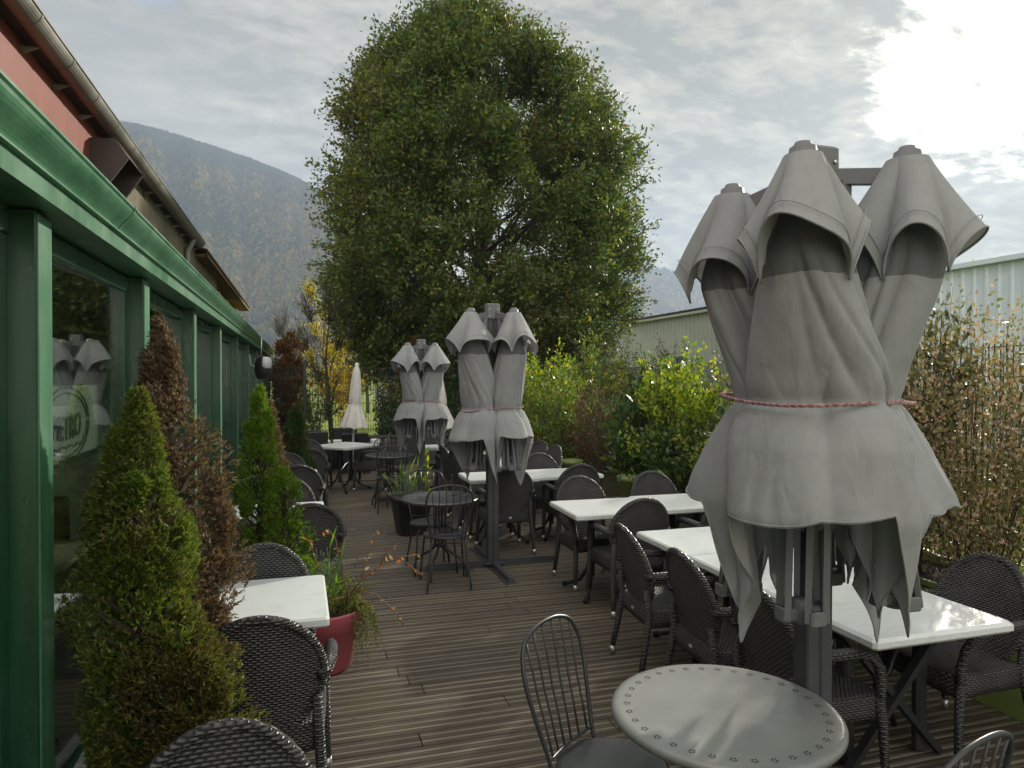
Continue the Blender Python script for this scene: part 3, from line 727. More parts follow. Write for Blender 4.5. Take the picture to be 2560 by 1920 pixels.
# ------------------------------------------------------------------ wicker armchair (faces +Y, origin on the deck)
def make_wicker(loc=(0, 0, 0)):
    r = empty('wicker_armchair', loc)
    mt = M['wicker']
    def bk(u, v):   # backrest surface; u -1..1 across, v 0..1 up
        z = .385+.535*v
        y = -.185-.125*v**1.15+.035*u*u
        return y, z
    # backrest: oval shell, front and rear skins
    m = MB()
    def oval(th, k): 
        u = math.cos(th)*k; v = .5+.5*math.sin(th)*k
        x = .252*u*(1-.10*max(0, -math.sin(th))*k); y, z = bk(u, v); return x, y, z
    n = 36
    for off, fl in ((.010, True), (-.010, False)):
        P = [[(lambda p: (p[0], p[1]+off, p[2]))(oval(2*math.pi*j/n, k)) for j in range(n)] for k in (.02, .25, .5, .75, .97)]
        m.grid(P, closed_u=True, flip=fl); m.add(P[0], [tuple(range(n)) if fl else tuple(range(n-1, -1, -1))])
    bo = m.build('backrest', mt, r)
    m = MB(); m.tube([oval(2*math.pi*j/44, .985) for j in range(44)], .0185, 8, closed=True); m.build('rim', mt, bo)
    # seat with deep woven apron
    m = MB(); P = []
    def sq(k, z, ex=.30):
        row = []
        for j in range(40):
            a = 2*math.pi*j/40; c, s_ = math.cos(a), math.sin(a)
            row.append((.245*k*math.copysign(abs(c)**ex, c), .01+.235*k*math.copysign(abs(s_)**ex, s_), z))
        return row
    P = [sq(.02, .432), sq(.5, .430), sq(.85, .440), sq(.97, .438), sq(1.0, .425), sq(1.0, .375)]
    ap = sq(.995, .34); ap = [(x, y, .352-.028*(abs(x)/.245)**4-.028*(abs(y-.01)/.235)**4+.012) for x, y, _ in ap]
    P.append(ap); P.append([(x*.94, .01+(y-.01)*.94, z+.004) for x, y, z in ap]); P.append(sq(.9, .40))
    m.grid(P, closed_u=True, flip=True); m.build('seat', mt, r)
    m = MB(); m.lathe([(.001, 0), (.022, 0), (.022, .003), (.001, .004)], n=16, m=Matrix.Translation((0, -.226, .385)) @ Matrix.Rotation(R(90), 4, 'X') @ Matrix.Diagonal((1, .6, 1, 1))); m.build('oval_badge', M['alu'], r)
    for sx in (-1, 1):
        fl = MB(); fl.tube([(sx*.235, .215, .43), (sx*.238, .232, .30), (sx*.245, .245, .05)], [.024, .022, .018], 10); o = fl.build('leg', mt, r)
        c = MB(); c.tube([(sx*.245, .245, .052), (sx*.247, .247, 0)], .0195, 10); c.build('foot_cap', M['alu'], o)
        bl_ = MB(); bl_.tube([(sx*.222, -.225, .56), (sx*.225, -.205, .42), (sx*.238, -.232, .25), (sx*.25, -.27, .05)], [.020, .025, .022, .018], 10); o = bl_.build('leg', mt, r)
        c = MB(); c.tube([(sx*.25, -.27, .052), (sx*.252, -.273, 0)], .0195, 10); c.build('foot_cap', M['alu'], o)
        a = MB(); a.tube([(sx*.232, -.235, .645), (sx*.262, -.19, .655), (sx*.275, -.08, .66), (sx*.272, .06, .655), (sx*.262, .155, .63), (sx*.25, .205, .565), (sx*.238, .222, .48), (sx*.236, .222, .40)], [.020, .024, .026, .026, .025, .024, .023, .022], 10); a.build('armrest', mt, r)
    return r
W = [  # x, y, facing azimuth (deg clockwise from +Y), label
 (-.20, 1.77, 180, 'foreground black wicker armchair cut off by the bottom edge, only its round back showing'),
 (-.14, 3.25, 4, 'black wicker armchair on the near side of the nearest left white table'),
 (-.20, 3.93, 180, 'black wicker armchair behind the nearest left white table, next to the red flower pot'),
 (.05, 5.78, -3, 'black wicker armchair on the near side of the second left white table'),
 (-.12, 6.66, 180, 'black wicker armchair on the far side of the second left white table'),
 (-.02, 8.22, 0, 'black wicker armchair on the near side of the third left white table'),
 (-.16, 8.95, 180, 'black wicker armchair on the far side of the third left white table'),
 (.10, 10.05, 0, 'black wicker armchair on the near side of the fourth and farthest left white table'),
 (.10, 10.85, 180, 'black wicker armchair on the far side of the farthest left white table'),
 (2.30, 2.80, 92, 'black wicker armchair whose back fills the space just left of the nearest parasol mast'),
 (2.29, 3.42, 93, 'black wicker armchair in the middle of the aisle side of the long white table'),
 (2.28, 4.10, 95, 'black wicker armchair at the far end of the aisle side of the long white table'),
 (3.24, 2.84, 268, 'large black wicker armchair at the right edge in front of the lime planter'),
 (3.26, 3.62, 270, 'wicker armchair on the hedge side of the long table, mostly hidden by big parasols'),
 (3.26, 4.28, 270, 'black wicker armchair at the far hedge-side corner of the long white table'),
 (2.58, 5.27, 0, 'black wicker armchair with its dark back to us before the middle left white table'),
 (3.40, 5.27, 0, 'black wicker armchair before the middle right white table, half behind the big parasols'),
 (2.55, 5.97, 180, 'black wicker armchair behind the middle left white table, left of the dark one turned away'),
 (3.38, 6.08, 180, 'black wicker armchair behind the middle right white table in front of the round lime pot'),
 (2.12, 7.33, 0, 'black wicker armchair with its back to us just right of the second parasol mast'),
 (2.93, 7.42, 0, 'black wicker armchair with its dark back to us before the third right white table'),
 (2.12, 8.12, 180, 'black wicker armchair behind the third left white table, hidden by the second parasol cluster'),
 (2.85, 8.02, 180, 'black wicker armchair behind the third right white table against the yellow-green hedge'),
 (2.20, 9.02, 80, 'black wicker armchair seen side-on just left of the second parasol cluster, the nearer of two'),
 (2.18, 9.62, 84, 'black wicker armchair seen side-on left of the second parasol cluster, the farther of two'),
 (3.12, 9.15, 262, 'nearer of two sideways black wicker armchairs right of the second parasol cluster'),
 (3.16, 9.85, 255, 'farther of two sideways black wicker armchairs right of the second parasol cluster'),
 (2.30, 10.75, 5, 'black wicker armchair on the near side of the farthest right white table'),
 (2.20, 11.80, 180, 'black wicker armchair behind the farthest right white table'),
 (.22, 12.05, 100, 'black wicker armchair left of the diamond-turned white table at the far end'),
 (1.14, 11.95, 285, 'black wicker armchair right of the diamond-turned white table at the far end'),
]
wproto = make_wicker()
for i, (x, y, a, lab) in enumerate(W):
    o = wproto if i == 0 else copy_tree(wproto)
    o.location = (x, y, .003); o.rotation_euler = (0, 0, R(-a)); tag(o, lab, 'armchair', 'black wicker armchairs round the white tables')

# ------------------------------------------------------------------ white tables
def make_table(wd, dp):
    r = empty('cafe_table', (0, 0, 0))
    m = MB(); m.box((0, 0, .728), (wd, dp, .048), bev=.010); m.build('tabletop', M['white_top'], r)
    m = MB(); m.box((0, 0, .705), (wd*.62, .05, .022)); m.box((-.13, 0, .703), (.05, dp*.62, .02)); m.box((.13, 0, .703), (.05, dp*.62, .02)); m.build('crossbar', M['darkmetal'], r)
    for sx in (-1, 1):
        m = MB(); m.box((sx*.13, 0, .42), (.055, .035, .56), bev=.008); m.build('post', M['darkmetal'], r)
        for sy in (-1, 1):
            m = MB(); m.tube([(sx*.13, sy*.01, .36), (sx*.15, sy*.05, .20), (sx*.19, sy*.12, .09), (sx*.25, sy*.21, .045), (sx*.28, sy*.255, .025)], .017, 8); o = m.build('leg', M['darkmetal'], r)
            c = MB(); c.tube([(sx*.272, sy*.243, .03), (sx*.292, sy*.273, .018)], .021, 8); c.build('foot', M['black'], o)
    return r
def make_xtable(wd, dp):
    r = empty('cafe_table', (0, 0, 0))
    m = MB(); m.box((0, 0, .728), (wd, dp, .052), bev=.014); m.build('tabletop', M['white_top'], r)
    for sx in (-1, 1):
        m = MB(); m.box((sx*.22, -.02, .36), (.065, .05, .70), bev=.012); m.build('post', M['darkmetal'], r)
        m = MB(); m.bar((sx*.33, -.08, .70), (-sx*.30, -.08-.02*sx, .015), .04, .03); m.build('cross_brace', M['darkmetal'], r)
        m = MB(); m.tube([(sx*.30, .1, .70), (sx*.18, .12, .36), (sx*.12, .12, .30), (sx*.30, .2, .02)], .016, 8); m.build('leg', M['darkmetal'], r)
    return r
TW, TD = .80, .70
tp = make_table(TW, TD); tx = make_xtable(.80, .72)
T = [(-.27, 3.77, 0, tp, 'near left white table beside the red flower pot, partly behind the big conifer', 1.0, 1.08),
     (-.20, 6.27, 0, tp, 'second white table along the left row, half hidden by the bright green conifers', 1, .93),
     (-.205, 8.57, 0, tp, 'third white table along the left row, only its right end showing', 1, .93),
     (-.13, 10.42, 0, tp, 'fourth and farthest white table of the left row beside the dark green conifer', 1, .85),
     (2.74, 2.79, 0, tx, 'large near right white table with crossed dark legs, dappled by light under the big parasols', 1, 1.05),
     (2.74, 3.545, 0, tp, 'white table in the middle of the long right row behind the parasol mast', 1, 1.04),
     (2.74, 4.285, 0, tp, 'white table at the far end of the long right row', 1, 1.02),
     (2.55, 5.64, -1.5, tp, 'left table of the middle pair of white tables, with a clear front corner', 1, 1),
     (3.355, 5.68, -1.0, tp, 'right table of the middle pair of white tables, running behind the big parasols', 1, 1),
     (2.17, 7.76, -1, tp, 'left table of the third pair, crossed by the second parasol mast', 1, .93),
     (2.965, 7.80, -1, tp, 'right table of the third pair of white tables, before the yellow-green hedge', 1, .93),
     (2.70, 9.05, 0, tp, 'white table hidden behind the second parasol cluster, the nearer of two', .85, 1),
     (2.70, 9.78, 0, tp, 'white table hidden behind the second parasol cluster, the farther of two', .85, 1),
     (2.27, 11.27, 0, tp, 'farthest right white table beside the third parasol mast', 1, .85),
     (.72, 11.97, 43, tp, 'white table turned like a diamond at the far end beside the off-white closed parasol', 1, 1.1)]
used = set()
for x, y, a, p, lab, sx, sy in T:
    if id(p) in used: o = copy_tree(p)
    else: o = p; used.add(id(p))
    o.location = (x, y, .002); o.rotation_euler = (0, 0, R(a)); o.scale = (sx, sy, 1); tag(o, lab, 'table', 'white cafe tables')

# ------------------------------------------------------------------ round metal tables and hoop-back chairs
def make_round(rad, holes=True):
    r = empty('round_metal_table')
    m = MB(); m.lathe([(rad-.03, .716), (rad-.006, .712), (rad, .720), (rad, .731), (rad-.006, .739), (rad-.018, .742), (rad-.032, .7405), (rad*.5, .7402), (.002, .740)], n=96, capt=True, capb=False)
    m.lathe([(.002, .733), (rad-.03, .733)], n=48, capt=False, capb=False); top = m.build('tabletop', M['bistrotop'], r)
    m = MB(); m.lathe([(.09, .70), (.09, .733)], n=24); m.lathe([(.055, .275), (.055, .30)], n=20); m.build('hub', M['bistro'], r)
    for k in range(4):
        a = R(45+90*k); c, s_ = math.cos(a), math.sin(a)
        m = MB(); pts = [(.045, .72), (.05, .50), (.052, .32), (.065, .265), (.105, .225), (.20, .175), (.255, .135), (.275, .07), (.28, .004)]
        P = [(c*q, s_*q, z) for q, z in pts]
        fine_ = []
        for i in range(len(P)-1):
            for u in (0, .5): fine_.append(Vector(P[i]).lerp(Vector(P[i+1]), u))
        m.tube(fine_+[P[-1]], .0125, 8); lo_ = m.build('leg', M['bistro'], r)
        f_ = MB(); f_.lathe([(.018, 0), (.018, .006), (.014, .010)], c=(c*.28, s_*.28, 0), n=12); f_.build('foot', M['bistro'], lo_)
    return r
def make_bistro():
    r = empty('hoop_back_chair')
    m = MB(); m.lathe([(.185, .444), (.198, .446), (.205, .453), (.204, .461), (.197, .466), (.185, .467), (.10, .463), (.002, .461)], n=48, capb=True); m.build('seat', M['bistro'], r)
    # hoop
    def hoop(u):   # u 0..1 around
        pts = [(-.150, -.150, .40), (-.158, -.172, .50), (-.182, -.205, .62), (-.203, -.235, .74), (-.200, -.258, .83), (-.165, -.276, .895), (-.09, -.285, .928), (0, -.287, .937)]
        pts = pts+[(-x, y, z) for x, y, z in pts[-2::-1]]
        q = u*(len(pts)-1); i = min(int(q), len(pts)-2); f_ = q-i
        p0, p1, p2, p3 = (Vector(pts[max(i-1, 0)]), Vector(pts[i]), Vector(pts[i+1]), Vector(pts[min(i+2, len(pts)-1)]))
        return .5*((2*p1)+(-p0+p2)*f_+(2*p0-5*p1+4*p2-p3)*f_*f_+(-p0+3*p1-3*p2+p3)*f_**3)
    m = MB(); m.tube([hoop(i/48) for i in range(49)], .0085, 8); m.build('back_hoop', M['bistro'], r)
    m = MB(); low = [(-.156+.312*i/12, -.168-.020*math.sin(math.pi*i/12), .498-.010*math.sin(math.pi*i/12)) for i in range(13)]; m.tube(low, .006, 8); m.build('lower_rail', M['bistro'], r)
    for k in range(6):
        f_ = (k+.5+.25)/6.5*1.0; x0 = -.125+.05*k; u = .5+(k-2.5)*.052
        top = hoop(u); b0 = Vector((x0, -.168-.020*math.sin(math.pi*(x0+.156)/.312), .490))
        mid_ = b0.lerp(top, .5)+Vector((0, -.004, 0))
        m = MB(); m.tube([b0, b0.lerp(top, .25), mid_, b0.lerp(top, .75), top], .0045, 6); m.build('spindle', M['bistro'], r)
    for sx in (-1, 1):
        for sy in (-1, 1):
            if sy == 1: pts = [(sx*.12, .12, .44), (sx*.155, .155, .425), (sx*.175, .175, .38), (sx*.185, .19, .25), (sx*.20, .205, .1), (sx*.205, .21, .003)]
            else: pts = [(sx*.150, -.150, .44), (sx*.155, -.16, .38), (sx*.165, -.175, .25), (sx*.185, -.215, .1), (sx*.195, -.235, .003)]
            m = MB(); m.tube(pts, .0095, 8); o = m.build('leg', M['bistro'], r)
            f_ = MB(); f_.lathe([(.016, 0), (.016, .006), (.011, .010)], c=(pts[-1][0], pts[-1][1], 0), n=12); f_.build('foot', M['bistro'], o)
    m = MB(); m.tube([(-.165, .165, .405), (0, .12, .41), (.165, .165, .405)], .006, 6); m.tube([(-.15, -.155, .405), (.15, -.155, .405)], .006, 6); m.build('under_brace', M['bistro'], r)
    return r
rp = make_round(.385)
for i, (x, y, s, a, lab) in enumerate([(1.39, 2.09, 1, 8, 'round metal bistro table in the foreground with a ring of punched flowers round its rim'), (1.27, 6.57, .95, 15, 'round graphite metal table beside the second parasol mast'), (1.26, 10.4, .93, 30, 'small far round metal table near the third parasol mast')]):
    o = rp if i == 0 else copy_tree(rp)
    o.location = (x, y, .002); o.scale = (s, s, 1); o.rotation_euler = (0, 0, R(a)); tag(o, lab, 'table', 'round metal tables')
# the foreground table's ring of punched flowers
for o_ in [q_ for q_ in COL.objects if q_.parent and q_.name.startswith('tabletop.') and q_.data == [c_ for c_ in rp.children if c_.name.startswith('tabletop')][0].data]:
    if o_.parent is not rp: o_.data = o_.data.copy() if len(o_.data.materials) and o_.data.materials[0] == M['bistrotop'] else o_.data; o_.data.materials[0] = M['graphite_top']
near_top = [c_ for c_ in rp.children if c_.name.startswith('tabletop')][0]; m = MB()
for q in range(5):
    b = q*2*math.pi/5; hx, hy = .330+.0085*math.cos(b), .0085*math.sin(b)
    m.add([(hx+.0036*math.cos(c), hy+.0036*math.sin(c), .7412) for c in [i*math.pi/3 for i in range(6)]], [(0, 1, 2, 3, 4, 5)])
fl0 = m.build('punched_flower', M['black'], near_top)
for q in range(1, 34):
    f_ = fl0.copy(); COL.objects.link(f_); f_.parent = near_top; f_.rotation_euler = (0, 0, 2*math.pi*q/34)
bp = make_bistro()
for i, (x, y, a, lab) in enumerate([
    (1.085, 2.335, 142, 'hoop-back metal chair in the foreground left of the round table, facing right'),
    (1.625, 1.665, -14, 'hoop-back metal chair at the bottom right corner, only its upper hoop showing'),
    (1.26, 6.27, 3, 'hoop-back metal chair with its back to us in front of the second round table'),
    (1.22, 6.80, 176, 'hoop-back metal chair facing us behind the second round table by the black planter'),
    (1.22, 9.98, 2, 'hoop-back metal chair in front of the far round table'),
    (1.30, 10.80, 180, 'hoop-back metal chair behind the far round table')]):
    o = bp if i == 0 else copy_tree(bp)
    o.location = (x, y, .002); o.rotation_euler = (0, 0, R(-a)); tag(o, lab, 'chair', 'hoop-back metal chairs')

# ------------------------------------------------------------------ clusters of four closed parasols on one mast
def sstep(a, b, x): t_ = min(1, max(0, (x-a)/(b-a))); return t_*t_*(3-2*t_)
def lobe(a, n, ph, wob, seed, p=.62):
    aw = a+wob*math.sin(a*2+seed)+wob*.6*math.sin(3*a+seed*1.7)
    return abs(math.sin(n*.5*(aw+ph)))**p
def make_cluster(loc, rot, zt, zw, zh, zhub, seed, name_lab, k=1.0, nseg=100, rots=(45, 135, 225, 315), dzs=(0, 0, 0, 0), tipl=.50, vk=1.12, wrap=(1.1, 1.0, 1.25, 1.05), toff=(0, 0, .02, 0), rwa=(1, 1, 1, 1)):
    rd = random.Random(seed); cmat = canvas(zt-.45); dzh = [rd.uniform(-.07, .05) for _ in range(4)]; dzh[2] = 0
    r = empty('parasol_cluster', loc, rot, name_lab, 'parasol', 'clusters of four closed grey parasols')
    # mast: two-chambered profile
    m = MB(); m.box((-.029, 0, zt*.5-.02), (.054, .085, zt-.04), bev=.006); m.box((.029, 0, zt*.5-.02), (.054, .085, zt-.04), bev=.006); m.box((0, .0, zt*.5-.03), (.02, .07, zt-.06)); m.box((0, 0, .04), (.20, .20, .012)); m.build('mast', M['anth'], r)
    m = MB(); m.box((0, 0, zt-.02), (.135, .115, .16), bev=.01); mc = m.build('mast_head', M['castgrey'], r)
    m = MB()
    for sx in (-1, 1):
        for zz in (.02, -.05):
            m.lathe([(.008, 0), (.008, .006), (.004, .008)], n=8, m=Matrix.Translation((sx*.04, -.0575, zt+zz-.02)) @ Matrix.Rotation(R(90), 4, 'X'))
    m.build('bolt', M['alu'], mc)
    for q in range(4):
        a = q*math.pi/2; ln = .60
        m = MB(); m.box((ln/2+.06, 0, .032), (ln, .05, .05), m=Matrix.Rotation(a-rot, 4, 'Z')); m.box((ln/2+.06, 0, .006), (ln+.04, .11, .006), m=Matrix.Rotation(a-rot, 4, 'Z')); o = m.build('base_foot', M['anth'], r)
    for q, al in enumerate(rots):
        al = R(al); ca, sa = math.cos(al), math.sin(al); sd = seed*10+q*3.7; zt_ = zt+dzs[q]-.0
        Ra = .300*k
        # bracket arm
        m = MB(); m.bar((ca*.05, sa*.05, zt-.05), (ca*(Ra-.02), sa*(Ra-.02), zt_-.10), .035, .055); m.bar((ca*.10, sa*.10, zt-.07), (ca*.10, sa*.10, zt-.42), .04, .03); m.build('arm', M['castgrey'], r)
        # the folded cloth
        ph = rd.uniform(0, 6.28); tips = [al+math.pi+rd.uniform(-.5, .5), al+rd.uniform(1.45, 1.7), al-rd.uniform(1.45, 1.7), al+rd.uniform(2.1, 2.5)]
        tl = [.14, tipl*rd.uniform(.8, 1.1), tipl*rd.uniform(.75, 1.1), tipl*.7]
        K = 6; th0 = [al+x_+rd.uniform(-.12, .12) for x_ in (1.60, 2.0, 2.45, -2.5, -2.05, -1.6)]; dk = [rd.uniform(.7, 1.2) for _ in range(K)]
        th0.append(al+rd.uniform(-.35, .35)); dk.append(.34); K = 7
        sl_ = rd.choice([-1, 1])*rd.uniform(.5, 1.0); drift = [sl_+rd.uniform(-.25, .25) for _ in range(K)]; wk = [rd.uniform(.15, .26) for _ in range(K)]
        gth = [rd.uniform(0, 6.28) for _ in range(10)]; pth = [al+rd.uniform(-1.35, 1.35) for _ in range(4)]; pdp = [rd.uniform(.5, 1.3) for _ in range(4)]
        def crease(a, c, w): 
            d_ = abs((a-c+math.pi) % (2*math.pi)-math.pi); return math.exp(-(d_/w)**1.15)
        NT = 64; rows = []
        for i in range(NT+1):
            s = i/NT; row = []
            for j in range(nseg):
                a = 2*math.pi*j/nseg
                ht = 0.0
                for tk, tlk in zip(tips, tl):
                    d_ = abs((a-tk+math.pi) % (2*math.pi)-math.pi); ht = max(ht, tlk*max(0, 1-d_/.66)**.9)
                zhem = zh+dzh[q]-ht+.012*math.sin(3*a+sd)+.02*sum(crease(a, th0[q_], .2) for q_ in range(K))+.03*math.sin(1.0*(a-al)*1.0+sd)
                z0 = zt_-.12
                z = z0+(zhem-z0)*s
                fr = (z0-z)/(z0-zw)           # 1 at waist
                if fr < 1:
                    Rr = np.interp(fr, [0, .12, .22, .36, .55, .80, .93, 1], [.03, .070, .105, .146, .162, .172, .174, .168])
                    ax = np.interp(fr, [0, .4, .85, 1], [1, .90, .58, .50]); A = np.interp(fr, [0, .2, .6, 1], [.05, .20, .32, .32]); g_ = 0
                else:
                    g_ = (zw-z)/(zw-zh); Rr = np.interp(g_, [0, .10, .40, .8, 1.0, 1.8], [.168, .198, .236, .258, .266, .225]); ax = np.interp(g_, [0, .5, 1], [.50, .60, .72]); A = np.interp(g_, [0, .4, 1], [.36, .40, .48])
                bw_ = sstep(.25, .95, fr) if fr < 1 else 1-.75*sstep(0, .9, g_); dz_ = z-zw; dg_ = sum((1.1, .6, .9)[q_]*crease(a, al+(.30, .72, 1.22)[q_]-(1.5, 1.9, 1.4)[q_]*(dz_-.25), (.07, .05, .09)[q_]) for q_ in range(3))*(sstep(-.02, .12, dz_)*(1-sstep(.40, .62, dz_))); cs_ = sum(dk[q_]*crease(a, th0[q_]+drift[q_]*dz_*(1 if dz_ > 0 else .5), wk[q_]*(1 if g_ < .3 else 1.15)) for q_ in range(K))
                cr_ = .62*math.exp(-(dz_/.07)**2)+.22*math.exp(-(dz_/.25)**2)
                cg = sum(crease(a, gth[q_]+dz_*(q_ % 3-1)*.9, .07) for q_ in range(10)); wrk = sum(crease(a, gth[q_]+sl_*1.6*dz_+.5, .045)*(.5+.5*math.sin(z*9+q_*2)) for q_ in range(5))
                poly = .06*math.cos(3*(a-al))
                Rr = Rr*(1+(rwa[q]-1)*bw_); rr_ = Rr*k*(1+.10*A-A*cs_*.80-.13*cr_*cg-.045*wrk-.10*dg_+poly*A-.040*min(1.2, g_)*sum(pdp[q_]*crease(a, pth[q_]+.5*sl_*dz_, .13) for q_ in range(4)))
                rr_ *= 1+.045*math.sin(a*2+sd+z*2.0)+.022*math.sin(a*3-z*7+sd*2)+.010*math.sin(a*7+z*16+sd)
                rr_ = max(rr_, .035*k)
                lx = ax*Ra+rr_*math.cos(a-al); ly = rr_*math.sin(a-al)*(1+(wrap[q]-1)*(bw_ if fr < 1 else .55+.45*bw_))+toff[q]*min(1, fr)
                if lx < .07: lx = .07+(lx-.07)*.2
                row.append((lx*ca-ly*sa, lx*sa+ly*ca, z+.008*cr_*cg))
            rows.append(row)
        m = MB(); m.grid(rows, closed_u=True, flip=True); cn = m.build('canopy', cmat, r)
        # hem welt
        m = MB(); m.tube([tuple(Vector(p)+Vector((0, 0, .006))) for p in rows[-1]], .0035, 5, closed=True); m.build('hem', M['canvas'], cn)
        # vent cap
        rows = []; nv = 12; vph = math.pi/4-al+rd.uniform(-.35, .35)
        for i in range(nv+1):
            s = i/nv; row = []
            for j in range(nseg):
                a = 2*math.pi*j/nseg
                f1 = lobe(a, 4, vph+.25*s, .20, sd+1, .55)
                z = zt_-.045-(.25+.20*(1-f1)+.02*math.sin(3*a+sd))*s
                rr_ = (.066+.140*s*vk)*(1+.31*s*(f1-.58))*k
                rr_ *= 1+.05*math.sin(a*2+sd)
                lx = Ra+rr_*math.cos(a-al)+.012*s; ly = rr_*math.sin(a-al)
                row.append((lx*ca-ly*sa, lx*sa+ly*ca, z))
            rows.append(row)
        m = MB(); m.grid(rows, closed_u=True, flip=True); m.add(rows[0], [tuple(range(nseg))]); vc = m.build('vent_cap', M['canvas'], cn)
        m = MB(); m.tube(rows[-1], .0045, 5, closed=True); m.tube([tuple(Vector(p)*1.0+Vector((0, 0, .02))) for p in rows[-2]], .0015, 4, closed=True); m.build('vent_hem', M['canvas'], cn)
        m = MB(); m.lathe([(.062, -.075), (.060, -.05), (.046, -.040), (.043, -.018), (.030, -.010), (.026, .0), (.004, .003)], c=(ca*Ra, sa*Ra, zt_), n=20); m.build('finial', M['castgrey'], cn)
        # seam lines down the vent panels
        # ribs and hub below
        ox, oy = ca*Ra*.90, sa*Ra*.90; hub = empty('hub_frame', (0, 0, 0)); hub.parent = r
        bpy.data.objects.remove(hub)
        m = MB()
        for b in range(4):
            b_ = al+R(45)+b*math.pi/2
            m.box((.048, 0, 0), (.085, .034, .042), bev=.006, m=Matrix.Translation((ox, oy, zhub+dzs[q])) @ Matrix.Rotation(b_, 4, 'Z'))
            m.box((.082, 0, .004), (.018, .060, .052), bev=.006, m=Matrix.Translation((ox, oy, zhub+dzs[q])) @ Matrix.Rotation(b_, 4, 'Z'))
        m.lathe([(.034, -.03), (.036, .03), (.028, .05)], c=(ox, oy, zhub+dzs[q]), n=14); hb = m.build('hub', M['castgrey'], r)
        for b in range(8):
            b_ = al+R(22+45*b); c1, s1 = math.cos(b_), math.sin(b_); q1 = .075+.012*(b % 2); q2 = rd.uniform(.03, .09)
            m = MB(); m.bar((ox+c1*q1, oy+s1*q1, zhub+dzs[q]-.01), (ox*.80+c1*q2, oy*.80+s1*q2, zw-.10), .020, .013); m.build('rib', M['castgrey'], hb)
    # rope gathered round all four
    return r
def rope(loc, rot, zw, rx, label, k=1.0, wav=.02, sd=0):
    r = MB(); n = 190
    for st in (0, math.pi):
        pts = []
        for i in range(n):
            a = 2*math.pi*i/n; b = a*2
            q = rx*(1+.05*math.cos(4*(a-rot))*(0 if rx > .35 else 1)-(.13*math.sin(a-rot)**2 if rx > .35 else 0)+.02*math.sin(5*a+sd)); z = wav*math.sin(a+sd)+.008*math.sin(3*a)
            h = 46*a+st
            pts.append(((q+.0042*math.cos(h))*math.cos(a), (q+.0042*math.cos(h))*math.sin(a), z+.0042*math.sin(h)))
        r.tube(pts, .0040, 5, closed=True)
    o = r.build('tie_rope', M['rope']); o.location = (loc[0], loc[1], zw); tag(o, label, 'rope', 'ropes tied round the parasols'); return o
make_cluster((1.835, 2.19, 0), 0, 2.665, 1.79, 1.42, 1.075, 3, 'large foreground cluster of four closed grey parasols on one mast at the right', 1.0, 180, rots=(43, 133, 223, 313), dzs=(0, -.03, 0, .02), vk=.88, wrap=(1.0, 1.0, 1.42, 1.0), toff=(0, 0, .038, 0), rwa=(.85, .80, 1, .80))
rope((1.835, 2.19), R(43), 1.80, .370, 'pinkish rope tied round the waist of the large foreground parasols', wav=.012)
make_cluster((1.83, 6.76, 0), 0, 2.545, 1.56, 1.28, 1.00, 8, 'middle cluster of four closed grey parasols on a mast with a cross foot', .98, 90, rots=(30, 120, 210, 300))
rope((1.83, 6.76), R(30), 1.565, .318, 'pinkish rope tied round the middle parasol cluster', wav=.022, sd=2)
make_cluster((1.78, 10.75, 0), 0, 2.395, 1.50, 1.22, .98, 5, 'far smaller cluster of four closed grey parasols left of the middle one', .96, 60, rots=(36, 126, 216, 306))
rope((1.78, 10.75), R(36), 1.505, .315, 'dark pink rope tied round the far parasol cluster', wav=.03, sd=4)

# slim off-white closed parasols
def slim(loc, lab, lean, s=1.0):
    r = empty('closed_parasol', loc, 0, lab, 'parasol', 'slim off-white closed parasols'); r.rotation_euler = (lean[0], lean[1], 0); r.scale = (s, s, s)
    m = MB(); m.tube([(0, 0, 0), (0, 0, 2.08)], .024, 10); m.build('pole', M['whitepole'], r)
    rows = []
    for i in range(31):
        fr = i/30; z = 2.09-1.15*fr; row = []
        Rr = np.interp(fr, [0, .1, .30, .58, .62, .66, .85, 1], [.035, .07, .095, .115, .098, .118, .19, .245])
        for j in range(64):
            a = 2*math.pi*j/64; f_ = abs(math.sin(4*(a+.12*math.sin(2*a))))**.6; q = Rr*(1+np.interp(fr, [0, .6, 1], [.1, .22, .34])*(f_-.65))
            row.append((q*math.cos(a), q*math.sin(a), z-(.05*(1-f_) if i == 30 else 0)))
        rows.append(row)
    m = MB(); m.grid(rows, closed_u=True, flip=True); m.build('canopy', M['whitecloth'], r)
    m = MB(); m.lathe([(.036, -.05), (.034, .0), (.022, .035), (.004, .04)], c=(0, 0, 2.11), n=14); m.build('finial', M['whitepole'], r)
    m = MB(); m.tube([(.105*math.cos(a), .105*math.sin(a), 1.39) for a in [i*2*math.pi/24 for i in range(24)]], .007, 5, closed=True); m.build('strap', M['whitecloth'], r)
    m = MB()
    for q in range(4):
        a = q*math.pi/2+.6; m.tube([(.02*math.cos(a), .02*math.sin(a), .30), (.14*math.cos(a), .14*math.sin(a), .24), (.33*math.cos(a), .33*math.sin(a), .02)], .015, 8)
    m.build('base', M['chrome'], r); return r
slim((.92, 13.6, 0), 'off-white closed parasol standing alone by the fence at the far end', (0, R(3)), 1.0)
slim((2.66, 13.1, 0), 'off-white closed parasol partly hidden behind the far grey parasol cluster', (0, R(-5)), .98)

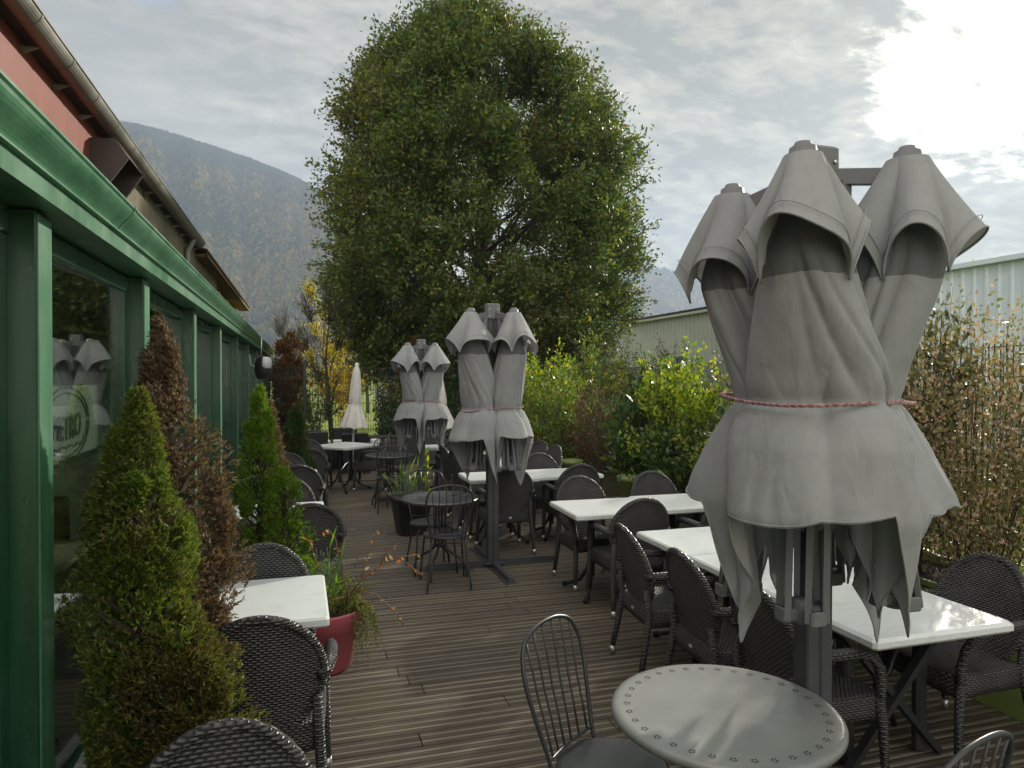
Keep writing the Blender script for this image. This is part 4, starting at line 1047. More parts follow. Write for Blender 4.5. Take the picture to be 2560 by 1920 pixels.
# ------------------------------------------------------------------ far end: dark armchairs, low boxes, long trough
def lounge(x, y, a, lab):
    r = empty('lounge_armchair', (x, y, 0), R(a), lab, 'armchair', 'dark lounge armchairs by the back fence')
    m = MB(); m.box((0, -.27, .50), (.50, .10, .58), bev=.02); m.build('backrest', M['plastic'], r)
    m = MB(); m.box((0, .02, .30), (.50, .48, .18), bev=.02); m.build('seat', M['plastic'], r)
    for sx in (-1, 1): m = MB(); m.box((sx*.28, 0, .33), (.07, .58, .46), bev=.015); m.build('armrest', M['plastic'], r)
    for sx in (-1, 1):
        for sy in (-1, 1): m = MB(); m.box((sx*.26, sy*.24, .05), (.05, .05, .10)); m.build('leg', M['darkmetal'], r)
lounge(.28, 14.25, 180, 'dark square lounge armchair at the far left end, the nearer of the left pair')
lounge(.12, 15.3, 0, 'dark square lounge armchair at the far left end, the farther of the left pair')
lounge(1.02, 14.2, 0, 'dark square lounge armchair left of the long black trough, nearer of the pair')
lounge(.92, 15.2, 180, 'dark square lounge armchair by the wire fence behind the off-white parasol')
for x, lab in ((.50, 'small white cushion box between the dark armchairs, left one'), (.74, 'small white cushion box between the dark armchairs, right one'), (1.50, 'small white box at the left end of the black trough')):
    m = MB(); m.box((x, 14.9, .535), (.19, .19, .10), bev=.02); o = m.build('white_box', M['whitepole']); tag(o, lab, 'box', 'white boxes by the back fence')
m = MB(); m.box((.62, 14.9, .24), (.60, .42, .48), bev=.01); tag(m.build('low_table', M['plastic']), 'low black table between the dark lounge armchairs', 'table')
r = empty('long_planter_trough', (2.55, 15.3, 0), 0, 'long black planter trough along the back fence', 'planter')
m = MB(); m.box((0, 0, .29), (2.3, .42, .58), bev=.01); m.build('box', M['darkpot'], r)
m = MB(); m.box((0, 0, .60), (2.36, .48, .03), bev=.008); m.build('rim', M['darkpot'], r)

# ------------------------------------------------------------------ vegetation
def rad_profile(kind, t):
    if kind == 'bulb': return np.interp(t, [0, .12, .3, .5, .68, .84, 1], [.45, .55, .78, 1, .82, .42, .04])
    if kind == 'cone': return np.interp(t, [0, .06, .22, .45, .7, .88, 1], [.55, .86, 1, .86, .56, .28, .03])
    if kind == 'column': return np.interp(t, [0, .08, .3, .6, .85, 1], [.7, .92, 1, .9, .55, .05])
    return np.interp(t, [0, .3, 1], [.6, 1, .2])
def conifer(lab, x, y, z0, h, rx, n, mat, seed, kind='cone', blade=.045, group=None, lean=(0, 0), name='conifer', inner=None, lump=.22, topmat=None):
    g = np.random.default_rng(seed)
    r = empty(name, (x, y, z0), 0, lab, 'conifer', group)
    # lumpy surface: sub-plumes
    npl = 54
    pt = g.uniform(.02, .93, npl)**1.05; pa = g.uniform(0, 2*np.pi, npl); pr = g.uniform(.35, 1.12, npl)
    Cx = np.cos(pa)*pr*rad_profile(kind, pt)*rx*.82; Cy = np.sin(pa)*pr*rad_profile(kind, pt)*rx*.82; Cz = pt*h
    ids = g.integers(0, npl, n); s_ = rx*g.uniform(.17, .34, npl)*(1-.45*pt)
    q = unit(g.normal(size=(n, 3))); q[:, 2] = q[:, 2]*2.1+.4
    rad = g.uniform(.35, 1.0, n)**.6
    P = np.stack([Cx[ids], Cy[ids], Cz[ids]], 1)+q*(s_[ids]*rad)[:, None]
    # half of them straight on the envelope
    m_ = g.uniform(size=n) < .22; k = m_.sum(); t = g.uniform(0.0, 1, k)**1.15; a = g.uniform(0, 2*np.pi, k)
    lum = 1+lump*np.sin(a*3+t*9+seed)*np.sin(a*2-t*14+seed*2); rr_ = rad_profile(kind, t)*rx*lum*g.uniform(.55, 1.0, k)**.5
    P[m_] = np.stack([np.cos(a)*rr_, np.sin(a)*rr_, t*h], 1)
    P[:, 2] = np.clip(P[:, 2], .0, h*1.0)
    P[:, 0] += lean[0]*P[:, 2]/h; P[:, 1] += lean[1]*P[:, 2]/h
    out = np.stack([P[:, 0], P[:, 1], 0*P[:, 0]], 1); out = unit(out+1e-6)
    D = unit(out*.55+np.array([[0, 0, .75]])+g.normal(size=(n, 3))*.35)
    PP, DD, LL, WW = [P], [D], [blade*g.uniform(.8, 1.5, n)], [np.full(n, blade*.24)]
    for f_, sg in ((.15, 1), (.3, -1), (.5, 1), (.62, -1)):
        sd = unit(np.cross(D, g.normal(size=(n, 3))))
        PP.append(P+D*(LL[0]*f_)[:, None]); DD.append(unit(D*.75+sd*.6)); LL.append(LL[0]*g.uniform(.45, .7, n)); WW.append(np.full(n, blade*.20))
    leaf_mesh('foliage', np.concatenate(PP), np.concatenate(DD), np.concatenate(LL), np.concatenate(WW), mat, r, fold=.2)
    # woody inside
    k = 160; t = g.uniform(.02, .9, k); a = g.uniform(0, 2*np.pi, k); A = np.stack([lean[0]*t, lean[1]*t, t*h], 1)
    B = A+np.stack([np.cos(a), np.sin(a), 0*a+.9], 1)*(rad_profile(kind, t)*rx*.75)[:, None]; B[:, 2] = np.minimum(B[:, 2], h*.97)
    seg_mesh('branch', A, B, .006*h, .002*h, M['twig'], r)
    m = MB(); m.tube([(0, 0, -.05), (lean[0]*.5, lean[1]*.5, h*.5), (lean[0], lean[1], h*.95)], [.018*h, .012*h, .003*h], 7); m.build('trunk', M['bark'], r)
    return r
Lg = leafmat('cypress_green_brown', [(0, (.035, .065, .014)), (.4, (.085, .145, .022)), (.8, (.17, .24, .035)), (1, (.22, .18, .05))], [(0, (.06, .035, .02)), (.5, (.16, .095, .05)), (1, (.24, .14, .07))], 3.0, .36, .5, .45)
Lg2 = leafmat('cypress_brown_green', [(0, (.05, .03, .018)), (.4, (.11, .07, .035)), (.7, (.12, .13, .03)), (1, (.20, .21, .035))], [(0, (.05, .08, .015)), (.6, (.12, .16, .025)), (1, (.22, .25, .04))], 3.4, .30, .5, .8)
Lb = leafmat('cypress_brown', [(0, (.05, .032, .022)), (.5, (.145, .095, .06)), (1, (.27, .19, .125))], [(0, (.05, .07, .015)), (.6, (.11, .13, .025)), (1, (.18, .16, .04))], 1.6, .25, .55, .25)
Lbr = leafmat('cypress_bright', [(0, (.05, .10, .012)), (.5, (.12, .23, .02)), (1, (.26, .38, .04))], None, 1, .40, .45)
Ldk = leafmat('cypress_dark', [(0, (.018, .045, .010)), (.6, (.045, .10, .02)), (1, (.10, .17, .03))], [(0, (.07, .035, .02)), (1, (.18, .09, .045))], 2.5, .3, .5, .6)
Lrd = leafmat('thuja_red', [(0, (.05, .035, .018)), (.5, (.15, .06, .025)), (1, (.27, .11, .04))], [(0, (.05, .06, .02)), (1, (.15, .15, .05))], 1.6, .3, .55, .9)
gc = 'conifers in planters along the veranda'
conifer('big bushy conifer in the left foreground, green turning brown, hiding the veranda glass', -.545, 2.74, .22, 1.60, .205, 34000, Lg, 3, 'bulb', .026, gc, lump=.30)
conifer('tall mostly dried brown conifer beside the big foreground conifer', -.415, 3.12, .22, 1.88, .215, 24000, Lb, 4, 'bulb', .027, gc, lump=.42, lean=(-.12, 0))
conifer('low green and brown conifer filling the bottom left beneath the big one', -.41, 2.68, .05, 1.02, .255, 26000, Lg2, 6, 'column', .026, gc, lump=.30)
conifer('bright green pointed conifer between the first and second left white tables', -.27, 5.25, .15, 1.66, .215, 15000, Lbr, 7, 'cone', .028, gc, lump=.3)
conifer('short bright green conifer pressed against the tall bright one', -.10, 4.95, .10, 1.16, .17, 8000, Lbr, 8, 'column', .028, gc, lump=.3)
conifer('slim dried brown conifer behind the bright green pair', -.30, 7.55, .15, 1.46, .20, 3800, Lb, 9, 'cone', .045, gc)
conifer('low dried brown conifer in front of the dark green one', -.22, 7.85, .1, .95, .17, 2500, Lb, 12, 'column', .045, gc)
conifer('dark green pointed conifer near the far left white tables', -.04, 9.45, .15, 1.36, .23, 5200, Ldk, 10, 'cone', .045, gc)
for x, y, s, h, lab in ((-.55, 2.95, .30, .30, 'dark square planter under the foreground conifers'), (-.27, 5.15, .20, .26, 'dark square planter under the bright green conifers'), (-.28, 7.7, .18, .26, 'dark square planter under the dried brown conifers'), (-.04, 9.45, .18, .26, 'dark square planter under the dark green conifer')):
    m = MB(); m.box((x, y, h/2+.003), (s*1.7, s*(2.9 if y < 3 else 2), h), bev=.012); tag(m.build('planter', M['darkpot']), lab, 'planter', 'dark planters along the veranda')
gt = 'reddish dried thujas beyond the terrace'
conifer('rust red and brown thuja just past the end of the veranda', -.40, 17.3, -.15, 3.0, .52, 2600, Lrd, 21, 'column', .12, gt, name='thuja', lean=(.15, 0), lump=.55)
conifer('second rust-tinged thuja leaning over the fence beside the veranda end', -.25, 18.6, -.15, 2.5, .45, 3000, Lrd, 22, 'column', .12, gt, name='thuja')
conifer('reddish brown thuja left of the far parasol cluster behind the fence', 2.75, 17.4, -.15, 2.95, .60, 4200, Lrd, 23, 'column', .12, gt, name='thuja')
Ltg = leafmat('thuja_green', [(0, (.018, .04, .012)), (.6, (.04, .075, .02)), (1, (.08, .12, .035))], [(0, (.06, .03, .02)), (1, (.17, .08, .04))], 1.3, .25, .55, .7)

def shrub(lab, x, y, z0, h, rx, ry, n, mat, seed, leaf=.05, lw=.45, twigs=90, per=None, cat='shrub', name='shrub', group=None, spread=.6, low=.12, thick=.006, droop=0, leaves_from=.35, stems=8, twigmat=None):
    g = np.random.default_rng(seed); r = empty(name, (x, y, z0), 0, lab, cat, group); twm = twigmat or M['twig']
    th = g.uniform(0, 2*np.pi, twigs); cz = g.uniform(-1, 1, twigs); rr_ = g.uniform(.25, 1, twigs)**.45
    sn = np.sqrt(1-cz*cz)
    lum = 1+.18*np.sin(3*th+seed)+.12*np.sin(5*th-cz*4+seed)
    E = np.stack([np.cos(th)*sn*rx*rr_*lum, np.sin(th)*sn*ry*rr_*lum, h*(low+(1-low)*(.5+.5*cz*rr_))], 1)
    E[:, 2] += g.normal(size=twigs)*h*.05
    base = np.stack([E[:, 0]*g.uniform(.25, .6, twigs), E[:, 1]*g.uniform(.25, .6, twigs), E[:, 2]*g.uniform(.30, .65, twigs)], 1)
    seg_mesh('twig', base, E, thick*.6, thick*.25, twm, r)
    m = MB()
    for q in range(stems):
        a = q*2*math.pi/stems+g.uniform(-.3, .3); s1 = g.uniform(.3, .65)
        m.tube([(.03*math.cos(a), .03*math.sin(a), 0), (rx*s1*.4*math.cos(a), ry*s1*.4*math.sin(a), h*.30), (rx*s1*math.cos(a+.2), ry*s1*math.sin(a+.2), h*.66), (rx*s1*1.15*math.cos(a+.3), ry*s1*1.15*math.sin(a+.3), h*.86)], [thick*2, thick*1.6, thick, thick*.5], 6)
    m.build('stem', twm, r)
    per = max(1, n//twigs); k = twigs*per; ids = np.repeat(np.arange(twigs), per)
    u = g.uniform(leaves_from, 1.02, k); P = base[ids]+(E-base)[ids]*u[:, None]+g.normal(size=(k, 3))*leaf*spread
    D = unit((E-base)[ids]*.8/np.maximum(np.linalg.norm((E-base)[ids], axis=1, keepdims=True), 1e-6)+g.normal(size=(k, 3))*.75+np.array([[0, 0, .15-droop]]))
    P[:, 2] = np.maximum(P[:, 2], .02)
    L = leaf*g.uniform(.65, 1.25, k)
    leaf_mesh('foliage', P, D, L, L*lw, mat, r, fold=.18)
    return r
gh = 'hedge shrubs along the right side'
Lyg = leafmat('leaf_yellow_green', [(0, (.06, .12, .016)), (.4, (.16, .25, .025)), (.8, (.32, .40, .04)), (1, (.50, .42, .04))], None, 1, .45, .35)
Lmg = leafmat('leaf_mid_green', [(0, (.04, .085, .018)), (.5, (.10, .165, .03)), (.9, (.19, .26, .04)), (1, (.30, .16, .04))], [(0, (.10, .05, .02)), (1, (.22, .12, .05))], 1.2, .4, .35, .5)
Ldg = leafmat('leaf_dark_laurel', [(0, (.022, .05, .018)), (.6, (.05, .10, .03)), (1, (.12, .17, .04))], None, 1, .25, .22)
Lbn = leafmat('leaf_dry_brown', [(0, (.05, .03, .022)), (.6, (.11, .065, .045)), (1, (.17, .11, .07))], None, 1, .25, .7)
Lgr = leafmat('leaf_grey_olive', [(0, (.045, .05, .03)), (.6, (.10, .11, .06)), (1, (.26, .26, .20))], None, 1, .3, .18)
Lab = leafmat('leaf_abelia', [(0, (.11, .13, .06)), (.45, (.20, .20, .11)), (.72, (.36, .23, .18)), (1, (.54, .38, .34))], None, 1, .45, .35)
shrub('yellow-green leafy shrub at the far end of the right hedge behind the second parasol cluster', 4.1, 12.0, .1, 2.35, 1.05, .9, 6500, Lyg, 31, .075, .5, 130, group=gh)
shrub('speckled green and rust shrub just right of the second parasol cluster', 3.95, 10.9, .1, 2.0, .85, .7, 5000, Lmg, 32, .065, .5, 110, group=gh)
shrub('dry brown twiggy bush between the yellow-green shrub and the laurel', 4.6, 10.3, .1, 1.85, .72, .6, 5600, Lbn, 33, .045, .45, 150, group=gh)
shrub('dark laurel with pointed leaves standing behind the small lime pot', 4.55, 8.9, .1, 1.75, .50, .5, 2400, Ldg, 34, .13, .34, 70, group=gh)
shrub('bright yellow-green broad-leaved shrub in the middle of the right hedge', 5.05, 8.6, .3, 1.95, .95, .75, 6200, Lyg, 35, .085, .52, 130, group=gh)
shrub('dark green shrub under the bright yellow-green one', 5.0, 7.9, .05, 1.45, 1.0, .7, 5000, Ldg, 36, .10, .42, 110, group=gh)
shrub('dense green shrub at the left of the big parasols beneath the silvery one', 5.0, 6.9, .1, 1.55, .95, .7, 5200, Lmg, 37, .075, .45, 120, group=gh)
shrub('sparse shrub with silvery shining leaves left of the big parasols', 5.35, 7.1, .2, 2.45, .85, .6, 2600, Lgr, 38, .075, .40, 90, group=gh, leaves_from=.15)
shrub('dark leafy shrub hidden behind the big parasol cluster', 4.9, 5.6, .1, 1.75, .8, .7, 3800, Lmg, 40, .07, .45, 90, group=gh)
shrub('bushy glossy abelia with reddish leaves at the right edge of the photo', 4.15, 3.45, .15, 2.25, .95, .66, 16000, Lab, 39, .033, .6, 300, group=gh, thick=.0032, low=.30, leaves_from=.35, stems=18, spread=2.3, twigmat=M['bark'])
shrub('second reddish abelia behind the big parasols next to the first', 4.35, 4.5, .1, 2.25, .80, .6, 11000, Lab, 44, .036, .55, 160, group=gh, low=.25, stems=14, spread=2.2, twigmat=M['bark'])
shrub('tall laurel stems with big grey-green leaves rising above the abelia', 3.95, 3.75, .15, 2.5, .36, .3, 700, Lgr, 41, .105, .40, 34, group=gh, leaves_from=.2, low=.55)
g = np.random.default_rng(77); k = 130; th = g.uniform(0, 2*np.pi, k); zz = g.uniform(.75, 1.80, k); rr_ = g.uniform(.6, 1.02, k)
C = np.stack([4.15+np.cos(th)*rr_*.76, 3.45+np.sin(th)*rr_*.6, .15+zz], 1); C = np.repeat(C, 5, axis=0)
D = unit(g.normal(size=(k*5, 3))+np.array([[-.4, -.5, .1]]))
o = leaf_mesh('blossom', C, D, .016, .009, leafmat('white_petals', [(0, (.62, .50, .50)), (1, (.80, .74, .74))], None, 1, .35, .5), None); tag(o, 'small white star flowers scattered over the reddish abelia at the right edge', 'flowers', kind='stuff')

shrub('dark green shrub with brown tips behind the hedge, left of the metal shed', 7.1, 12.9, -.1, 2.75, 1.25, .9, 11000, Ltg, 24, .07, .35, 170, group=gh)
shrub('darker thuja-like shrub behind the hedge, farther left of the metal shed', 6.5, 14.3, -.1, 2.9, 1.3, .9, 11000, Ltg, 25, .07, .35, 170, group=gh)
shrub('speckled tall shrub rising behind the yellow-green hedge shrubs', 5.6, 13.2, -.1, 2.7, 1.1, .9, 8000, Lmg, 26, .08, .45, 140, group=gh)
# shrubs by the back fence
gb = 'shrubs along the back fence'
shrub('dark brown bare bush right of the lawn gap at the back fence', 2.05, 17.2, -.1, 2.0, .45, .5, 1700, Lbn, 52, .08, .4, 80, group=gb)
shrub('dark green bush behind the fence between the off-white parasol and the far cluster', 2.25, 16.9, -.1, 2.0, .70, .5, 3200, Ldg, 53, .085, .45, 80, group=gb)
shrub('olive green bush behind the fence at the left of the far cluster', 3.1, 17.2, -.1, 1.7, .9, .6, 3600, Lmg, 54, .085, .45, 80, group=gb)
shrub('dark green bush behind the fence between the two parasol clusters', 4.2, 17.0, -.1, 2.2, .9, .6, 4200, Ldg, 55, .085, .45, 90, group=gb)
shrub('large mixed green bush at the far right corner of the fence', 5.4, 15.6, -.1, 2.5, 1.0, .8, 5000, Lmg, 56, .085, .45, 110, group=gb)
shrub('tangle of thin leafy stems at the veranda end of the back fence', .35, 16.9, -.1, 2.1, .35, .35, 420, Lmg, 57, .09, .4, 60, group=gb, leaves_from=.2)

# trees
def tree(lab, x, y, z0, prof, trunk_r, fork, n_limb, n_twig, per, leaf, mat, seed, cx=0, name='tree', cat='tree', twl=(.5, 1.1), up=.35, barkm=None, group=None, gaps=0, fill=.5, lw=.5, cxs=None, holes=()):
    """prof: list of (height above z0, radius)"""
    g = np.random.default_rng(seed); bm_ = barkm or M['bark']
    r = empty(name, (x, y, z0), 0, lab, cat, group)
    hz = [p[0] for p in prof]; hr = [p[1] for p in prof]; H = hz[-1]
    cxf = (lambda z: np.interp(z, [q[0] for q in cxs], [q[1] for q in cxs])) if cxs else (lambda z: 0*z)
    m = MB(); m.tube([(0, 0, -.1), (.03, 0, fork*.5), (.0, 0, fork), (-.1, .1, fork+(H-fork)*.45), (0, 0, H*.93)], [trunk_r*1.25, trunk_r, trunk_r*.9, trunk_r*.5, trunk_r*.08], 10); m.build('trunk', bm_, r)
    # limbs
    LA, LB, ra, rb = [], [], [], []; nodes = []
    for q in range(n_limb):
        a = q*2.399+g.uniform(-.3, .3); zs = fork*.95+(H*.62-fork)*(q/n_limb)**1.1
        ze = zs+g.uniform(.12, .55)*(H-zs)*(1 if q > n_limb*.2 else .45); R_ = np.interp(ze, hz, hr)*g.uniform(.6, .92)
        p0 = np.array([0, 0, zs]); p3 = np.array([math.cos(a)*R_+cxf(ze), math.sin(a)*R_, ze])
        pm = p0*.45+p3*.55+np.array([0, 0, (ze-zs)*.02+.12*R_*(-1 if q < n_limb*.25 else .6)])
        rad0 = trunk_r*(.42-.22*q/n_limb); pts = []
        for i in range(9):
            u = i/8; pts.append((1-u)**2*p0+2*u*(1-u)*pm+u*u*p3+g.normal(size=3)*.05*R_*(u*(1-u)))
        for i in range(8):
            LA.append(pts[i]); LB.append(pts[i+1]); ra.append(rad0*(1-i/9)); rb.append(rad0*(1-(i+1)/9))
            if i > 1:
                for _ in range(2):
                    d_ = unit((pts[i+1]-pts[i])[None]+g.normal(size=(1, 3))*np.linalg.norm(pts[i+1]-pts[i])*.95)[0]; L_ = g.uniform(.14, .34)*hr[len(hr)//2]
                    e_ = pts[i]+d_*L_+np.array([0, 0, up*L_*.5]); LA.append(pts[i]); LB.append(e_); ra.append(rad0*.32*(1-i/10)); rb.append(rad0*.10); nodes.append(e_)
    lb = seg_mesh('limb', np.array(LA), np.array(LB), np.array(ra), np.array(rb), bm_, r)
    # twigs through the crown volume, denser at the shell and clumped
    ncl = int(n_twig/18); tz = g.uniform(0, 1, ncl); z = hz[0]+(H-hz[0])*tz; w_ = np.interp(z, hz, hr); keep = g.uniform(0, max(hr), ncl) < w_+.25*max(hr); z = z[keep]; w_ = w_[keep]; ncl = len(z)
    a = g.uniform(0, 2*np.pi, ncl); f_ = g.uniform(fill*.4, 1, ncl)**.55
    CL = np.stack([np.cos(a)*w_*f_+cxf(z), np.sin(a)*w_*f_, z], 1); cs = g.uniform(.45, 1.0, ncl)*max(hr)*.20
    ids = g.integers(0, ncl, n_twig); T0 = CL[ids]+g.normal(size=(n_twig, 3))*cs[ids][:, None]*.43
    ax_ = np.stack([cxf(T0[:, 2]), 0*T0[:, 0], T0[:, 2]*.75+H*.10], 1); D = unit(T0-ax_)
    rlim = np.interp(T0[:, 2], hz, hr); rad_now = np.hypot(T0[:, 0]-cxf(T0[:, 2]), T0[:, 1]); over = rad_now > rlim
    sc = np.where(over, rlim/np.maximum(rad_now, 1e-6), 1.0); T0[:, 0] = (T0[:, 0]-cxf(T0[:, 2]))*sc+cxf(T0[:, 2]); T0[:, 1] *= sc
    D = unit(D+g.normal(size=(n_twig, 3))*.45+np.array([[0, 0, up]])); Lt = g.uniform(*twl, n_twig); T1 = T0+D*Lt[:, None]
    okz = (T1[:, 2] > hz[0]-.6)
    for hx, hz_, ha, hb in holes:      # openings right through the crown where the limbs show
        dd = ((T0[:, 0]-hx)/ha)**2+((T0[:, 2]-hz_)/hb)**2; dd2 = ((T1[:, 0]-hx)/ha)**2+((T1[:, 2]-hz_)/hb)**2
        okz &= ~((np.minimum(dd, dd2) < 1) & (g.uniform(size=len(T0)) < .93))
    T0, T1 = T0[okz], T1[okz]; nt_ = len(T0)
    seg_mesh('twig', T0, T1, .010, .004, bm_, r)
    ids = np.repeat(np.arange(nt_), per); k = len(ids); u = g.uniform(0, 1.03, k)
    P = T0[ids]+(T1-T0)[ids]*u[:, None]+g.normal(size=(k, 3))*leaf*.75
    D2 = unit(unit((T1-T0)[ids])*.55+g.normal(size=(k, 3))*.8)
    L = leaf*g.uniform(.7, 1.3, k); leaf_mesh('foliage', P, D2, L, L*lw, mat, r, fold=.15)
    return r
Loak = leafmat('oak_leaves', [(0, (.034, .060, .022)), (.45, (.072, .118, .030)), (.90, (.135, .185, .036)), (.98, (.24, .23, .04)), (1, (.24, .12, .04))], [(0, (.06, .055, .022)), (.6, (.13, .13, .03)), (1, (.24, .16, .045))], .42, .42, .42, .45)
S20 = 20/1520.8
def zz_(yd): return 1.88+(814-yd)*S20+.15
oak = [(zz_(835), 2.2), (zz_(800), 3.5), (zz_(750), 4.1), (zz_(700), 4.4), (zz_(650), 4.65), (zz_(600), 4.75), (zz_(500), 4.80), (zz_(400), 4.75), (zz_(310), 4.25), (zz_(220), 3.40), (zz_(150), 2.35), (zz_(105), 1.35), (zz_(75), .6), (zz_(60), .15)]
tree('huge broad oak with dense green foliage turning yellow and brown behind the terrace fence', 5.0, 19.4, -.15, [(a_, b_*.86) for a_, b_ in oak], .26, 2.9, 28, 11500, 32, .116, Loak, 61, holes=[(-.2, 5.6, .35, .6), (.35, 5.2, .35, .6), (1.1, 5.0, .35, .5), (1.5, 5.8, .25, .4), (-1.1, 4.9, .3, .35), (-.6, 6.6, .25, .4), (.5, 6.7, .3, .5), (-1.8, 5.8, .25, .3), (.1, 7.6, .35, .45), (-2.4, 4.2, .3, .3), (.7, 3.9, .4, .4), (-1.4, 7.6, .3, .35), (1.5, 7.4, .3, .4)], name='oak_tree', up=.30, twl=(.35, .95), fill=.45, cxs=[(0, .1), (zz_(400), .0), (zz_(100), -.55), (zz_(0), -.35)])
Lyl = leafmat('yellow_leaves', [(0, (.22, .20, .02)), (.5, (.45, .36, .03)), (1, (.62, .48, .05))], None, 1, .45, .5)
Lor = leafmat('gold_leaves', [(0, (.16, .13, .02)), (.5, (.40, .28, .02)), (1, (.55, .36, .03))], None, 1, .45, .5)
gy = 'autumn trees beyond the lawn'
Y1 = M['twig']
tree('tall slender poplar with yellow crown top behind the lawn', 1.15, 34, -.15, [(1.5, .8), (3.0, 1.1), (4.6, 1.1), (5.6, .9), (6.0, .3)], .10, 1.0, 12, 420, 9, .12, Lyl, 71, name='poplar_tree', up=1.2, twl=(.4, .9), barkm=Y1, group=gy)
tree('second slender poplar with thin yellow leaves, just left of the sign tower', 3.6, 40, -.15, [(1.5, .8), (4, 1.0), (6.0, .9), (6.6, .3)], .10, 1.0, 10, 260, 7, .13, Lyl, 72, name='poplar_tree', up=1.2, twl=(.4, .9), barkm=Y1, group=gy)
tree('round golden-leaved bushy tree behind the fence left of the off-white parasol', 1.75, 25, -.15, [(.4, .7), (1.2, 1.1), (2.2, .95), (3.0, .4)], .06, .5, 10, 330, 16, .10, Lor, 73, name='golden_tree', up=.5, twl=(.3, .6), barkm=Y1, group=gy)
tree('bare forked tree with a few dull leaves in front of the poplar', .72, 18.2, -.15, [(1.0, .5), (2.2, .8), (3.2, .8), (4.0, .3)], .06, 1.1, 13, 190, 3, .09, Lmg, 74, name='bare_tree', up=.9, twl=(.4, .9), group=gy, fill=.3)
for i, (x, y, h, lab) in enumerate([(-.6, 40, 5.2, 'bare greyish tree far behind the rust thuja'), (2.4, 44, 5.4, 'bare pale tree between the two poplars, left one'), (3.0, 46, 5.0, 'bare pale tree between the two poplars, right one'), (.2, 38, 4.6, 'thin bare tree left of the first poplar')]):
    tree(lab, x, y, -.15, [(1.0, .8), (h*.5, 1.3), (h*.85, .9), (h, .2)], .08, 1.0, 12, 300, 1, .08, Lbn, 80+i, name='bare_tree', up=1.2, twl=(.6, 1.3), group=gy, fill=.3)
# low dark hedge mass across the lawn and on both sides
for i, (x, y, h, rx, mat, lab) in enumerate([(-3.5, 52, 3.0, 3.0, Lmg, 'green bush across the lawn at the far left'), (3.0, 54, 2.6, 2.6, Lmg, 'low green bush across the lawn behind the golden tree'), (5.2, 30, 2.6, 2.2, Lmg, 'green bush under the left side of the oak'), (8.6, 24, 2.6, 2.0, Lmg, 'green bush under the right side of the oak'), (12.0, 26, 2.4, 2.0, Ldg, 'dark bush before the metal shed'), (5.5, 22, 2.2, 1.6, Ldg, 'dark bush at the foot of the oak')]):
    shrub(lab, x, y, -.15, h, rx, 1.0, 2600, mat, 90+i, .16, .5, 90, group='bushes beyond the fence')

# ------------------------------------------------------------------ pots
r = empty('flower_pot', (.15, 4.71, 0), 0, 'red plastic flower pot holding lavender and trailing herbs beside the near left table', 'flower pot')
r.scale = (1.12, 1.12, 1.0)
m = MB(); m.lathe([(.135, 0), (.150, .01), (.190, .27), (.205, .275), (.214, .37), (.218, .385), (.207, .388), (.200, .375), (.190, .34)], n=48, capt=False); m.build('pot', M['redpot'], r)
m = MB(); m.lathe([(.195, .335), (.002, .35)], n=32, capt=True, capb=False); m.build('soil', M['soil'], r)
Llav = leafmat('lavender_grey', [(0, (.09, .11, .085)), (.6, (.20, .23, .19)), (1, (.32, .35, .31))], None, 1, .3, .6)
Lgrs = leafmat('fresh_green', [(0, (.06, .14, .02)), (.6, (.16, .32, .03)), (1, (.32, .42, .06))], None, 1, .45, .4)
Lher = leafmat('herb_green', [(0, (.05, .07, .02)), (.6, (.13, .16, .04)), (1, (.26, .22, .09))], None, 1, .4, .5)
Laut = leafmat('autumn_leaf', [(0, (.10, .16, .02)), (.3, (.40, .18, .03)), (.6, (.48, .12, .03)), (.8, (.45, .36, .30)), (1, (.6, .35, .06))], None, 1, .4, .35)
def stalks(lab, name, c, n, h, spread, mat, seed, leaf, lw, per, cat='plant', lean=(0, 0), rt=.12, thick=.0014, stemm=None):
    g = np.random.default_rng(seed); r = empty(name, c, 0, lab, cat)
    a = g.uniform(0, 6.28, n); q = rt*np.sqrt(g.uniform(0, 1, n)); A = np.stack([np.cos(a)*q, np.sin(a)*q, 0*a], 1)
    hh = h*g.uniform(.6, 1.1, n); B = A+np.stack([np.cos(a)*spread*g.uniform(.2, 1, n)+lean[0], np.sin(a)*spread*g.uniform(.2, 1, n)+lean[1], hh], 1)
    Mi = (A+B)/2+np.array([0, 0, .06])*h
    seg_mesh('stem', np.concatenate([A, Mi]), np.concatenate([Mi, B]), thick, thick*.7, stemm or mat, r)
    ids = np.repeat(np.arange(n), per); u = g.uniform(.15, 1, len(ids))[:, None]
    P = np.where(u < .5, A[ids]+(Mi-A)[ids]*u*2, Mi[ids]+(B-Mi)[ids]*(u*2-1)); D = unit(unit((B-A)[ids])*.7+g.normal(size=P.shape)*.6)
    L = leaf*g.uniform(.6, 1.2, len(P)); leaf_mesh('foliage', P, D, L, L*lw, mat, r)
    return r
stalks('grey-green lavender mound in the red pot', 'lavender_plant', (.06, 4.72, .36), 150, .34, .20, Llav, 101, .028, .16, 22, rt=.12, lean=(-.06, .03))
stalks('upright bright green blades in the red pot', 'grass_plant', (.13, 4.64, .36), 16, .42, .10, Lgrs, 102, .16, .07, 3, rt=.06, thick=.003)
stalks('soft green herb in the middle of the red pot', 'herb_plant', (.20, 4.66, .36), 90, .20, .16, Lher, 103, .022, .4, 16, rt=.12)
